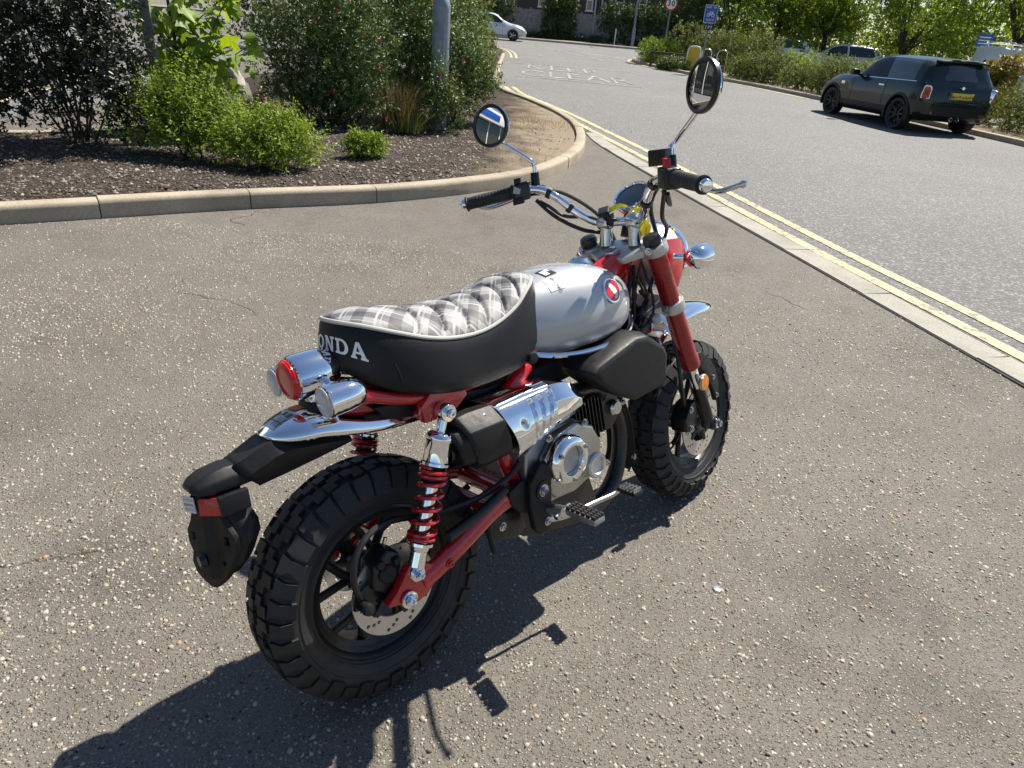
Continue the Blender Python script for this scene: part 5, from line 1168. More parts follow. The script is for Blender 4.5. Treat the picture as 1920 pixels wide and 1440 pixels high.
plant('glossy_shrub', 'glossy pink flowering shrub behind the tuft of dry grass', 'shrub', (-1.75, 9.85, .09), [(0, 0, .6, .55, .55, .6), (.1, .1, 1.2, .55, .5, .5), (-.2, .1, 1.65, .6, .5, .4), (.25, 0, .8, .4, .4, .5), (0, -.3, .28, .5, .4, .28)], 14000, .030, L_GLOSS, stem_n=8, seed=8, flowers=260, shell=.4)
plant('glossy_shrub', 'glossy pink flowering shrub below the lamp column', 'shrub', (-1.05, 9.75, .09), [(0, 0, .45, .45, .45, .46), (.12, 0, .75, .36, .38, .36), (-.15, .0, .8, .34, .36, .36), (.30, .1, .52, .26, .3, .22), (-.08, -.72, .28, .30, .22, .34), (-.16, -.76, .46, .24, .2, .40)], 9500, .029, L_GLOSS, stem_n=7, seed=9, flowers=230, shell=.4)
plant('glossy_shrub', 'tall glossy shrub beyond the lamp column along the road edge', 'shrub', (-1.65, 13.2, .09), [(0, 0, .7, .62, .8, .7), (.1, 0, 1.35, .58, .7, .55), (-.4, .3, 1.7, .7, .7, .5), (.3, .6, .7, .4, .7, .6)], 11000, .036, L_GLOSS, stem_n=6, seed=10, flowers=200, shell=.4)
plant('glossy_shrub', 'large light green shrub at the far end of the island bed', 'shrub', (-2.0, 17.2), [(0, 0, .8, .9, 1.0, .8), (.25, .8, .8, .7, 1.2, .75), (-.8, 0, 1.7, 1.0, 1.0, .7), (.1, .2, 1.55, .8, .9, .6), (.3, 2.2, .7, .6, 1.0, .7), (-.1, 2.6, 1.4, .8, 1.0, .7)], 12000, .050, L_MIX, stem_n=6, seed=11, shell=.4)
plant('glossy_shrub', 'high glossy shrub in the middle of the island bed', 'shrub', (-3.0, 12.2, .09), [(0, 0, .8, .75, .7, .8), (.2, 0, 1.6, .8, .7, .6), (-.5, .2, 1.7, .6, .6, .6)], 9000, .038, L_GLOSS, stem_n=5, seed=12, flowers=180, shell=.4)
plant('dark_hedge', 'dark clipped evergreen hedge across the side road', 'hedge', (-7.2, 23.5), [(0, 0, 1.1, 1.6, 1.0, 1.1), (1.6, .3, 1.2, 1.4, 1.0, 1.2), (-2, 0, 1.1, 1.6, 1.0, 1.1), (3.2, .4, 1.2, 1.2, 1, 1.2), (.6, .2, 2.2, 2.0, .9, .7)], 12000, .07, L_IVY, stem_n=5, seed=13)
# dry grass tuft and dead clump: blades
def blades(name, label, cat, base, n, h, spread, mat, seed, w=.006):
    g = np.random.default_rng(seed); e = empty(name, (*base, .09)); tag(e, label, cat); p = g.normal(0, spread * .35, (n, 2)); lean = g.normal(0, .35, (n, 2)) + p / spread * .5; hh = h * g.uniform(.4, 1.1, n); K = 4; Vs = []
    ang = g.uniform(0, pi, n); wx, wy = np.cos(ang) * w / 2, np.sin(ang) * w / 2
    for k in range(K):
        t = k / (K - 1); x = p[:, 0] + lean[:, 0] * hh * t * t * .9; y = p[:, 1] + lean[:, 1] * hh * t * t * .9; z = hh * (t - .22 * t * t * np.hypot(lean[:, 0], lean[:, 1])); q = (1 - t * .95)
        Vs += [np.stack([x - wx * q, y - wy * q, z], 1), np.stack([x + wx * q, y + wy * q, z], 1)]
    V_ = np.stack(Vs, 1).reshape(-1, 3); b = np.arange(n) * 2 * K; F_ = np.concatenate([np.stack([b + 2 * k, b + 2 * k + 1, b + 2 * k + 3, b + 2 * k + 2], 1) for k in range(K - 1)]); r = g.random(n)
    o = np_mesh('blades', V_, F_, mat, e, attr=np.tile(r, K - 1)); o['kind'] = 'stuff'; return e
blades('grass_tuft', 'tall tuft of dry brown ornamental grass in the bed', 'grass tuft', (-1.66, 8.75), 900, .62, .30, L_DRY, 21)
blades('grass_tuft', 'short green grass growing through the dry tuft', 'grass tuft', (-1.52, 8.68), 420, .36, .28, leaf_mat('green_blade', [(0, (.05, .09, .02)), (1, (.16, .19, .05))], .3), 22)
plant('dead_plant', 'withered brown plant between the lime shrub and the stone edging', 'plant', (-2.85, 7.35, .09), [(0, 0, .14, .24, .22, .18), (.1, 0, .24, .14, .14, .12)], 1500, .05, L_DEAD, stem_n=4, seed=14, droop=.9, upb=.2)
blades('grass_tuft', 'sparse dry weeds at the sandy tip of the island', 'grass tuft', (.15, 10.6), 500, .07, 1.1, L_DRY, 23, .004)

# sycamore sapling with separate lobed leaves and its stake
def syc_mesh(seed):
    rr = random.Random(seed); pts = []
    for ang, ln in ((-125, .42), (-98, .30), (-62, .78), (-38, .46), (0, 1.0), (38, .46), (62, .78), (98, .30), (125, .42)):
        a = radians(ang + rr.uniform(-5, 5)); l = ln * rr.uniform(.9, 1.1); pts.append((sin(a) * l * .62, cos(a) * l * .62 + .12))
        if ln > .6: a2 = a + .16; pts.insert(-1, (sin(a - .18) * l * .5, cos(a - .18) * l * .5 + .12)); pts.append((sin(a2) * l * .5, cos(a2) * l * .5 + .12))
    V_ = [(0, 0, 0), (0, .12, .01)] + [(x, y, -.18 * (x * x + .5 * max(0, y - .2) ** 2) + .10 * abs(x) ) for x, y in pts]; F_ = []
    for i in range(len(pts)): F_.append((1, 2 + i, 2 + (i + 1) % len(pts)))
    me = bpy.data.meshes.new('leaf'); me.from_pydata(V_, [], F_); a = me.attributes.new('rnd', 'FLOAT', 'FACE'); a.data.foreach_set('value', [rr.uniform(.1, .95)] * len(F_))
    me.materials.append(L_SYC); me.update(); return me
syc = empty('sycamore_sapling', (-3.58, 7.35, .09)); tag(syc, 'young sycamore with big bright green lobed leaves beside a stake', 'sapling')
mesh_pool = [syc_mesh(i) for i in range(8)]; rr = random.Random(5); tips = []
for q in range(13):
    a = rr.uniform(0, 2 * pi); l = rr.uniform(.3, .85); zt = rr.uniform(.55, 1.55); e = Vector((cos(a) * l * .95 + .16, sin(a) * l * .5, zt)); b0 = Vector((0, 0, rr.uniform(.1, zt * .6)))
    s = MB(); s.tube([b0, b0.lerp(e, .5) + Vector((0, 0, .06)), e], [.008, .006, .003], 6, 3); s.build('branch', TWIG, syc); tips.append((b0, e))
tr_ = MB(); tr_.tube([(0, 0, -.05), (.02, 0, .6), (-.02, .02, 1.2), (.03, 0, 1.8)], [.022, .018, .014, .008], 8, 4); tr_.build('trunk', TWIG, syc)
for q in range(290):
    b0, e = rr.choice(tips); t = rr.uniform(.25, 1.08); p = b0.lerp(e, t) + Vector((rr.uniform(-.10, .10), rr.uniform(-.10, .10), rr.uniform(-.10, .10)))
    if p.z < .25: p.z += .4
    o = bpy.data.objects.new('leaf', rr.choice(mesh_pool)); link(o, syc); sc = rr.uniform(.17, .30); o.location = p; o.scale = (sc,) * 3
    o.rotation_euler = (rr.uniform(-1.3, .1), rr.uniform(-.5, .5), rr.uniform(0, 2 * pi))
ps = MB(); ps.box((0, 0, .95), (.085, .075, 2.0)); po = ps.build('timber_post', simple('weathered_timber', (.16, .145, .13), .85, var=.3, nscale=8, bump=.5, bscale=60), bevel=.006); po.location = (-3.57, 6.9, .08); po.rotation_euler = (0, radians(-.8), .3)
tag(po, 'grey weathered square timber stake beside the sycamore sapling', 'post')
# lamp column in the bed
lc = MB(); lc.lathe([(.105, -.1), (.105, 1.36), (.104, 1.40), (.088, 1.47), (.070, 1.50), (.068, 1.6), (.052, 5.8), (.05, 6.0)], (0, 0, 0), (0, 0, 1), 28, (True, True))
GALV = simple('galvanised_steel', (.21, .25, .29), .55, .35, var=.22, nscale=14)
lamp = empty('lamp_column', (-1.225, 9.22, .05)); lamp.rotation_euler = (0, radians(.3), 0); tag(lamp, 'thick grey galvanised street lamp column rising out of the flowering shrubs', 'street lamp')
lc.build('column', GALV, lamp); l2 = MB(); l2.box((0, -.107, .85), (.11, .01, .55)); l2.build('access_door', GALV, lamp, bevel=.003)
l2 = MB(); l2.tube([(0, 0, 5.95), (.2, .05, 6.1), (.75, .2, 6.15)], .03, 10, 4); l2.box((1.0, .27, 6.16), (.55, .22, .09), Matrix.Rotation(.26, 3, 'Z')); l2.build('lantern', GALV, lamp, bevel=.02)
# bottle cap on the tarmac
bc_ = MB(); bc_.lathe([(0, .004), (.0105, .004), (.0125, .002), (.013, .0)], (0, 0, 0), (0, 0, 1), 20); bo = bc_.build('bottle_cap', STEEL); bo.location = (.60, 1.41, .001); tag(bo, 'small flattened silver bottle cap lying on the tarmac', 'bottle cap')

# ------------------------------------------------------------------ trees and hedges over the road
def tree(label, base, h_trunk, lobes, n, size, mat, seed, group='trees behind the far hedge', tr=.13):
    e = empty('broadleaf_tree', (base[0], base[1], gz(base[1]))); tag(e, label, 'tree', group); rr = random.Random(seed)
    t = MB(); top = Vector((rr.uniform(-.2, .2), rr.uniform(-.2, .2), h_trunk)); t.tube([(0, 0, -.1), (.03, 0, .3), top * .6, top], [tr * 1.25, tr, tr * .85, tr * .7], 10, 4)
    t.build('trunk', BARK, e)
    for l in lobes:
        s = MB(); ee = Vector(l[:3]); m = top.lerp(ee, .45) + Vector((rr.uniform(-.15, .15), rr.uniform(-.15, .15), .15)); s.tube([top * .92, m, ee + Vector((0, 0, l[5] * .4))], [tr * .5, tr * .3, tr * .08], 7, 4)
        for q in range(4): p = m.lerp(ee, rr.uniform(.1, 1)); s.tube([p, p + Vector((rr.uniform(-.7, .7), rr.uniform(-.7, .7), rr.uniform(-.1, .5)))], [tr * .14, tr * .04], 5)
        s.build('limb', BARK, e)
    leaf_cloud('crown', lobes, int(n * .68), size, mat, e, seed=seed, per=8, sprig=.28, shell=.55, upb=.2, width=.5); return e
def crown(cx, cy, z0, z1, r, seed, k=9):
    rr = random.Random(seed); out = []
    for q in range(k):
        a = rr.uniform(0, 2 * pi); d = r * sqrt(rr.random()) * .75; z = rr.uniform(z0 + .5, z1 - .4); s = rr.uniform(.55, .95) * r * .62; out.append((cx + cos(a) * d, cy + sin(a) * d, z, s, s, s * .62))
    return out
tree('full broad tree directly behind the pale green low hedge', (11.5, 38), 1.7, crown(0, 0, 1.2, 5.6, 2.7, 31, 14), 13000, .105, L_TREE, 31)
tree('dense broad tree between the white roof and the parked green car', (13.3, 36.5), 1.8, crown(0, 0, 1.3, 5.4, 2.5, 32, 13), 12000, .105, L_TREE, 32)
tree('many stemmed tree rising behind the roof of the green car', (13.9, 30), 1.3, crown(0, 0, 1.1, 4.8, 2.3, 33, 13), 12000, .09, L_LIME, 33)
tree('light leaved tree behind the white van', (19.0, 31.5), 2.0, crown(0, 0, 1.7, 6.0, 3.2, 34, 13), 12000, .11, L_TREE, 34)
tree('darker tree above the white van roof rack', (16.9, 25.5), 2.3, crown(.4, 0, 2.4, 5.8, 2.5, 35, 12), 10000, .09, L_TREE, 35)
tree('leafy tree beside the blue cycle route sign', (9.0, 37.5), 1.6, crown(0, 0, 1.5, 5.8, 2.4, 36, 12), 11000, .11, L_TREE, 36)
tree('tall tree standing at the back of the car park', (16.5, 50), 2.2, crown(0, 0, 1.4, 7.5, 4.2, 37, 14), 11000, .16, L_TREE, 37)
tree('big dark tree behind the ivy hedge', (12.5, 60), 2.2, crown(0, 0, 1.2, 8, 4.5, 38, 14), 9000, .18, L_IVY, 38)
tree('spreading tree at the far side of the car park', (24.5, 46), 2.0, crown(0, 0, 1.2, 7, 4.5, 39, 15), 11000, .16, L_TREE, 39)
tree('rounded tree at the end of the car park', (31, 44), 2.0, crown(0, 0, 1.0, 7, 4.8, 40, 15), 10000, .17, L_TREE, 40)
tree('slim tree behind the silver parked car', (22.5, 33), 1.9, crown(0, 0, 1.2, 6.0, 3.0, 41, 12), 10000, .12, L_TREE, 41)
def hedge(name, label, pts, h, w, n, size, mat, seed, group=None):
    c = Vector((sum(p[0] for p in pts) / len(pts), sum(p[1] for p in pts) / len(pts), 0)); rr = random.Random(seed); lob = []; P, _ = catmull([V3(p) for p in pts], [0] * len(pts), 6); D = path_len(P); L = D[-1]; k = max(3, int(L / (w * .55)))
    for i in range(k):
        s = (i + .5) / k * L; x = float(np.interp(s, D, [p.x for p in P])); y = float(np.interp(s, D, [p.y for p in P])); hh = h * rr.uniform(.78, 1.12); lob.append((x - c.x + rr.uniform(-.2, .2), y - c.y + rr.uniform(-.2, .2), hh * .48, w * rr.uniform(.45, .62), w * rr.uniform(.45, .62), hh * .52))
    return plant(name, label, 'hedge', (c.x, c.y), lob, n, size, mat, group, stem_n=min(6, k), seed=seed, sprig=.14, zmin=.02, shell=.35)
hedge('verge_hedge', 'wild green hedge right behind the parked dark green car', [(9.9, 20.6), (9.2, 22.5)], 1.1, 1.1, 6000, .045, L_MIX, 51)
hedge('verge_hedge', 'leafy hedge in front of the parked car bonnet along the far kerb', [(9.3, 22.6), (8.5, 25.4)], 1.05, 1.3, 8000, .05, L_MIX, 52)
hedge('verge_hedge', 'shadowy rounded hedge along the bend of the far kerb', [(8.2, 26.2), (7.2, 28.8)], 1.05, 1.4, 8000, .055, L_MIX, 53)
hedge('verge_hedge', 'lime topped low hedge at the road corner beside the barrier', [(4.9, 33.6), (5.4, 35.4), (6.4, 37.2)], .95, 1.1, 8000, .06, L_LIME, 54)
hedge('verge_hedge', 'dark low ground shrubs in front of the timber barrier', [(4.9, 31.6), (5.6, 30.2)], .45, .75, 4500, .05, L_GLOSS, 55)
hedge('verge_hedge', 'brownish shrubs behind the yellow board and hoops', [(6.8, 33.5), (8.2, 32.0), (9.4, 30.5)], 1.5, 1.5, 8000, .065, L_MIX, 56)
hedge('verge_hedge', 'thick leafy hedge between the green car and the silver car', [(10.3, 12.2), (10.45, 14.4), (10.75, 17.0)], 1.05, 1.15, 13000, .042, L_MIX, 57)
hedge('verge_hedge', 'light green hedge along the edge of the car park', [(11.6, 22.5), (10.8, 27), (9.8, 31)], 1.15, 1.3, 9000, .06, L_TREE, 58)
plant('golden_shrub', 'golden yellow shrub next to the tail of the green car', 'shrub', (11.15, 18.6), [(0, 0, .75, .42, .4, .62), (.1, 0, 1.2, .34, .34, .36), (-.2, .1, 1.05, .3, .3, .35)], 2600, .075, L_YEL, stem_n=4, seed=60)
hedge('verge_hedge', 'tall mixed hedge at the back of the car park', [(12, 52), (20, 50), (30, 48), (42, 44)], 2.6, 2.2, 16000, .16, L_TREE, 59)
hedge('verge_hedge', 'bushy shrubs behind the speed limit sign', [(7.0, 41.5), (9.5, 41.0), (12, 41.2)], 1.9, 1.5, 7000, .085, L_MIX, 61)
# grass verge strip under the far hedges
vg = MB(); P, _ = catmull([V3(p) for p in RK[2:13]], [0] * 11, 5); rows = []
for i, p in enumerate(P):
    t = (P[min(i + 1, len(P) - 1)] - P[max(i - 1, 0)]).normalized(); n = V3((t.y, -t.x)); rows.append([(p.x + n.x * q, p.y + n.y * q, gz(p.y + n.y * q) + .085) for q in (.10, .8, 2.4)])
vg.loft(rows, False); tag(vg.build('verge', soil_mat()), kind='structure')

# crack in the tarmac with a little dry grass
ck = MB(); rr = random.Random(8); pts = []
for (a, b) in (((-1.26, 1.262), (-1.08, 1.33)), ((-1.08, 1.33), (-.88, 1.432))):
    for t in range(12): pts.append(Vector((a[0] + (b[0] - a[0]) * t / 12 + rr.uniform(-.008, .008), a[1] + (b[1] - a[1]) * t / 12 + rr.uniform(-.010, .010), 0)))
ck.loft([[(p.x, p.y - rr.uniform(.0004, .0018), .0022), (p.x, p.y + rr.uniform(.0004, .0018), .0022)] for p in pts], False); tag(ck.build('crack', simple('crack_dirt', (.025, .021, .017), .95)), kind='structure')
t_ = blades('grass_tuft', 'tiny dry grass tuft in a crack of the tarmac', 'grass tuft', (-1.05, 1.335), 60, .020, .07, L_DRY, 24, .0016); t_.location.z = .001
# ------------------------------------------------------------------ cars
def car_paint(name, c, metal=.0, rough=.28):
    k = N(name); v = k.coord('Object'); f = k.vor(v, 900, out='Color'); sp = k.n('SeparateColor'); k.l(f, sp.inputs[0])
    k.col(k.ramp(sp.outputs[0], [(0, tuple(x * .85 for x in c)), (1, tuple(min(1, x * 1.15) for x in c))])); k.p(metal=metal, rough=rough, spec=.3, coat=.6, coatr=.02)
    k.p(normal=k.bump(k.noise(v, 1.2, 2), .02, .02)); return k.m
CARGLASS = simple('tinted_car_glass', (.012, .015, .016), .03, coat=1.0, rvar=.02, var=.1)
def window_glass():
    k = N('clear_car_glass'); tr = k.n('BsdfTransparent'); k.l(k.ramp(k.noise(k.coord(), 2), [(0, (.50, .58, .55)), (1, (.60, .66, .63))]), tr.inputs[0]); gl = k.n('BsdfGlossy'); gl.inputs['Roughness'].default_value = .02
    fr = k.n('Fresnel'); fr.inputs[0].default_value = 1.5; mx = k.n('MixShader'); k.l(fr.outputs[0], mx.inputs[0]); k.l(tr.outputs[0], mx.inputs[1]); k.l(gl.outputs[0], mx.inputs[2]); k.l(mx.outputs[0], k.out.inputs[0]); return k.m
CLGLASS = window_glass()
def surf_fn(ST):
    cols = list(zip(*ST)); xs = cols[0]
    def at(x): return [smooth_lin(x, xs, c) for c in cols[1:]]
    return at
def smooth_lin(x, xs, ys): return smoothin(x, list(zip(xs, ys)))
def car_profile(at, x):
    zb, w, zm, zbelt, wb, zt, wt = at(x); zt = max(zt, zbelt + .004)
    return [(0, zb), (w * .55, zb), (w - .09, zb + .01), (w - .02, zb + .10), (w, zm - .06), (w + .004, zm + .05), (w - .006, zbelt - .10), (wb, zbelt), (wb + (wt - wb) * .30, zbelt + (zt - zbelt) * .36), (wb + (wt - wb) * .66, zbelt + (zt - zbelt) * .70), (wt, zt - .22 * min(.28, zt - zbelt) - .0), (wt - .06, zt - .045 * min(1, (zt - zbelt) / .3) ), (wt - .16, zt - .008), (wt * .4, zt), (0, zt + .004)]
def make_car(name, label, cat, ST, loc, yaw, paint, wheels, wr, ww, track, roof=None, group=None, cut=None, rim=None):
    e = empty(name, loc, yaw); tag(e, label, cat, group); at = surf_fn(ST); x0, x1 = ST[0][0], ST[-1][0]
    xs = sorted(set([x0 + (x1 - x0) * i / 70 for i in range(71)] + [x0 + .01, x0 + .03, x1 - .01, x1 - .03])); b = MB(); rings = []
    for x in xs:
        h = car_profile(at, x); rings.append([(x, y, z) for y, z in h] + [(x, -y, z) for y, z in h[-2:0:-1]])
    b.loft(rings, True); body = b.build('body', paint, e, sharp=42)
    # wheel arches cut for real
    cutters = []
    for wx in wheels:
        for s in (-1, 1):
            c = MB(); c.lathe([(0, 0), (wr + .055, 0), (wr + .055, .42), (0, .42)], (wx, s * (track + .30), wr + .0), (0, -s, 0), 40); co = c.build('cut', paint, e); cutters.append(co)
            md = body.modifiers.new('b', 'BOOLEAN'); md.object = co; md.operation = 'DIFFERENCE'; md.solver = 'EXACT'
    for poly in (cut or []):
        c = MB(); c.prism(poly, lambda a, b: (a, -1.2, b), lambda a, b: (a, 1.2, b)); co = c.build('cut', paint, e); cutters.append(co); md = body.modifiers.new('b', 'BOOLEAN'); md.object = co; md.operation = 'DIFFERENCE'; md.solver = 'EXACT'
    dg = bpy.context.evaluated_depsgraph_get(); me = bpy.data.meshes.new_from_object(body.evaluated_get(dg)); body.modifiers.clear(); body.data = me
    bm = bmesh.new(); bm.from_mesh(me)
    for f in bm.faces: f.smooth = True
    for ed_ in bm.edges: ed_.smooth = not (len(ed_.link_faces) == 2 and ed_.calc_face_angle(0) > radians(30))
    bm.to_mesh(me); bm.free()
    for co in cutters: bpy.data.objects.remove(co)
    wt_ = simple(name + '_tyre', (.016, .016, .017), .7, var=.2)
    for wx in wheels:
        for s in (-1, 1):
            t = MB(); c = Vector((wx, s * (track + .0), wr)); t.lathe([(wr * .70, -.06), (wr * .80, -.10), (wr * .95, -.105), (wr, -.07), (wr, .07), (wr * .95, .105), (wr * .80, .10), (wr * .70, .06)], c, (0, s, 0), 36); wheel = t.build('wheel', wt_, e)
            r = MB(); r.lathe([(wr * .70, .06), (wr * .72, .085), (wr * .68, .075), (wr * .64, .02), (wr * .2, .0), (0, .0)], c, (0, s, 0), 36); r.build('rim', BLACKM if rim is None else rim[1], wheel)
            for q in range(5 if rim else 10):
                a = 2 * pi * q / (5 if rim else 10); d = Vector((cos(a), 0, sin(a))); sp_ = MB(); sp_.tube([c + Vector((0, s * .055, 0)) + d * wr * .08, c + Vector((0, s * .070, 0)) + d * wr * .67], [.035 if rim else .022, .028 if rim else .016], 8, 1, flat=.5); sp_.build('spoke', rim[0] if rim else DKBRONZE, wheel)
    return e, at, body
def side_panel(e, at, name, mat, xa, xb, ja, jb, off, s, n=12, m=6):
    """panel on the flank between profile indices ja..jb; xa/xb = (x at bottom, x at top)"""
    g = MB(); rows = []
    for i in range(n + 1):
        row = []
        for k in range(m + 1):
            t = k / m; x = (xa[0] + (xa[1] - xa[0]) * t) * (1 - i / n) + (xb[0] + (xb[1] - xb[0]) * t) * (i / n); h = car_profile(at, x); j = ja + (jb - ja) * t; q = int(min(j, len(h) - 2)); f = j - q
            y = h[q][0] * (1 - f) + h[q + 1][0] * f; z = h[q][1] * (1 - f) + h[q + 1][1] * f; row.append((x, s * (y + off), z))
        rows.append(row)
    g.loft(rows, False); return g.build(name, mat, e, sharp=60)
QGLASS = simple('privacy_glass', (.030, .036, .038), .04, coat=1.0, rvar=.02, var=.3, nscale=3)
MINI = [(-.665, .42, .64, .52, .60, .60, .62, .50), (-.64, .34, .74, .55, .78, .70, .80, .58), (-.60, .28, .795, .56, .90, .755, .92, .62), (-.55, .25, .825, .56, .935, .785, .965, .60), (-.48, .24, .845, .56, .942, .80, 1.12, .575), (-.40, .23, .855, .56, .944, .808, 1.325, .56), (-.33, .22, .862, .55, .943, .812, 1.365, .575), (-.1, .21, .866, .55, .94, .815, 1.392, .60), (.5, .20, .866, .54, .93, .815, 1.408, .615), (1.0, .20, .866, .54, .92, .812, 1.402, .612), (1.30, .20, .866, .54, .915, .808, 1.375, .60), (1.46, .20, .866, .54, .912, .805, 1.325, .595), (1.66, .20, .866, .54, .908, .80, 1.13, .62), (1.86, .20, .866, .54, .905, .795, .968, .66), (2.10, .20, .866, .54, .895, .785, .955, .66), (2.5, .20, .866, .54, .872, .765, .925, .62), (2.8, .21, .855, .54, .82, .73, .868, .56), (3.0, .23, .82, .52, .73, .68, .775, .50), (3.10, .26, .75, .50, .62, .62, .65, .44), (3.155, .33, .64, .46, .52, .54, .53, .40)]
GREEN = car_paint('dark_green_paint', (.003, .011, .009), .0, .25)
mini, mat_, mbody = make_car('parked_car', 'dark green three door hatchback parked against the far kerb', 'car', MINI, (8.31, 15.78, gz(15.8) + .004), radians(100.2), GREEN, (0, 2.495), .308, .2, .755, cut=[[(.76, .955), (1.70, .945), (1.33, 1.285), (.90, 1.315)]])
SEAM = simple('panel_gap', (.004, .004, .004), .6)
for s in (-1, 1):
    side_panel(mini, mat_, 'door_window', CLGLASS, (.70, .86), (1.76, 1.30), 7.12, 9.9, .004, s); side_panel(mini, mat_, 'rear_quarter_window', QGLASS, (-.20, -.10), (.66, .82), 7.12, 9.9, .005, s); side_panel(mini, mat_, 'rear_pillar', BLACKM, (-.44, -.36), (-.20, -.10), 7.12, 9.9, .004, s)
    side_panel(mini, mat_, 'beltline_trim', CHROME, (-.30, -.30), (1.86, 1.86), 6.96, 7.06, .006, s); side_panel(mini, mat_, 'pillar', BLACKP, (.66, .82), (.70, .86), 7.1, 9.9, .005, s, 2)
    for xq in (.56, 1.74): side_panel(mini, mat_, 'door_gap', SEAM, (xq, xq), (xq + .014, xq + .014), 3, 7, .0025, s, 1, 12)
    side_panel(mini, mat_, 'sill_trim', BLACKP, (.32, .32), (2.16, 2.16), 2.1, 3.6, .012, s)
    hnd = MB(); hnd.box((.68, s * .874, .80), (.19, .026, .035)); hnd.build('door_handle', CHROME, mini, bevel=.01)
    mr = MB(); mr.tube([(1.62, s * .80, .93), (1.62, s * .90, .955)], .03, 10); mr.box((1.62, s * .965, .985), (.12, .17, .12)); mr.build('door_mirror', BLACKM, mini, bevel=.035, seg=3)
    sc_ = MB(); sc_.box((2.12, s * .872, .74), (.14, .012, .06)); sc_.build('side_scuttle', CHROME, mini, bevel=.012)
    for wx in (0, 2.495):
        ar = MB(); rings = []
        for q in range(33):
            a = radians(-14 + 208 * q / 32); rings.append([(wx + r * cos(a), s * y, .308 + r * sin(a)) for r, y in ((.352, .80), (.352, .882), (.372, .886), (.405, .872), (.405, .80))])
        ar.loft(rings, True); ar.build('wheel_arch_trim', BLACKP, mini)
    # tail light: chrome ring and red lens
    M_ = Matrix.Rotation(s * radians(-38), 3, 'Z') @ Matrix.Rotation(radians(-8), 3, 'Y')
    O_ = [(-.070, -.125), (.070, -.125), (.082, -.105), (.082, .06), (.060, .115), (.035, .130), (-.045, .130), (-.068, .105), (-.085, -.05), (-.085, -.105)]
    cT = Vector((-.595, s * .735, .775)); f0 = lambda q, sc=1.0: (lambda a, b: cT + M_ @ Vector((q, a * sc * s * -1, b * sc)))
    tl_ = MB(); tl_.prism(O_, f0(.05), f0(-.052)); ring_ = tl_.build('tail_light', CHROME, mini, bevel=.010, seg=3)
    tl_ = MB(); tl_.prism(O_, f0(-.045, .84), f0(-.062, .80)); tl_.build('red_lens', simple('car_red_lens', (.42, .012, .014), .12, coat=1.0), ring_, bevel=.006)
    tl_ = MB(); tl_.prism(O_, f0(-.058, .34), f0(-.068, .30)); tl_.build('lens_core', simple('car_lens_core', (.12, .006, .008), .15, coat=1.0), ring_, bevel=.004)
    fr_ = MB(); fr_.box((-.655, s * .50, .40), (.03, .15, .05)); fr_.build('fog_reflector', simple('fog_red', (.40, .02, .015), .2, coat=1.0), mini, bevel=.008)
    he = MB(); he.lathe([(.0, .02), (.10, .01), (.115, 0), (.12, -.05)], (2.98, s * .56, .68), (.8, s * .35, .25), 24); he.build('headlight', CHROME, mini)
def rear_x(z): return interp(z, [.92, .965, 1.12, 1.325], [-.60, -.55, -.48, -.40])
rg = MB(); rows = []
for i in range(9):
    z = 1.0 + .285 * i / 8; hw_ = .64 - .10 * i / 8; rows.append([(rear_x(z) - .014 + .05 * (q / 8) ** 2, hw_ * q / 8, z) for q in range(-8, 9)])
rg.loft(rows, False); rg.build('rear_window', QGLASS, mini)
sw_ = MB(); sw_.loft([[(-.50, y, 1.335 - .02 * abs(y) / .5), (-.515, y, 1.375 - .03 * abs(y) / .5), (-.30, y, 1.398 - .035 * (y / .5) ** 2), (-.30, y, 1.33)] for y in (-.53, -.48, -.25, 0, .25, .48, .53)]); sw_.build('roof_spoiler', GREEN, mini, bevel=.008)
for s in (-1, 1):
    sp2 = MB(); sp2.box((-.46, s * .22, 1.381), (.10, .20, .006)); sp2.build('spoiler_insert', WHITEP, mini, bevel=.002)
bm_ = MB(); bm_.loft([[(-.66 + .10 * (y / .74) ** 4, y, .33), (-.705 + .12 * (y / .74) ** 4, y, .36), (-.705 + .12 * (y / .74) ** 4, y, .53), (-.655 + .11 * (y / .74) ** 4, y, .56)] for y in [-.76 + 1.52 * q / 16 for q in range(17)]], False); bm_.build('bumper_insert', BLACKP, mini)
for s in (-1, 1):
    ex = MB(); ex.lathe([(.03, 0), (.04, 0), (.04, .05), (.032, .05), (.03, .0)], (-.63, s * .07, .30), (-1, 0, 0), 18); ex.build('tailpipe', CHROME, mini)
npz = MB(); npz.box((-.668, 0, .735), (.012, .525, .118), Matrix.Rotation(radians(-7), 3, 'Y')); npl = npz.build('number_plate', simple('yellow_plate', (.75, .55, .06), .35), mini, bevel=.003)
text_mesh('BD14 OUW', .125, lambda a, b, t: Vector((-.677 + b * .12, -a - .012, .735 + b)), 'plate_text', BLACKM, npl, sx=.80, bold=.002)
eb = MB(); eb.box((-.676, .243, .735), (.003, .036, .112), Matrix.Rotation(radians(-7), 3, 'Y')); eb.build('plate_band', simple('plate_blue', (.02, .06, .32), .35), npl)
bd_ = MB(); bd_.lathe([(.0, .008), (.028, .008), (.034, 0)], (-.645, 0, .885), (-1, 0, .1), 20); bd_.box((-.648, .055, .885), (.006, .05, .018)); bd_.box((-.648, -.055, .885), (.006, .05, .018)); bd_.build('tailgate_badge', CHROME, mini)
bd_ = MB(); bd_.box((-.655, -.44, .655), (.005, .10, .02)); bd_.build('model_badge', CHROME, mini, bevel=.002)
in_ = MB()
for s in (-1, 1): in_.box((.95, s * .36, .82), (.20, .46, .62)); in_.box((.93, s * .36, 1.18), (.10, .24, .16))
in_.build('seats', BLACKP, mini, bevel=.04)
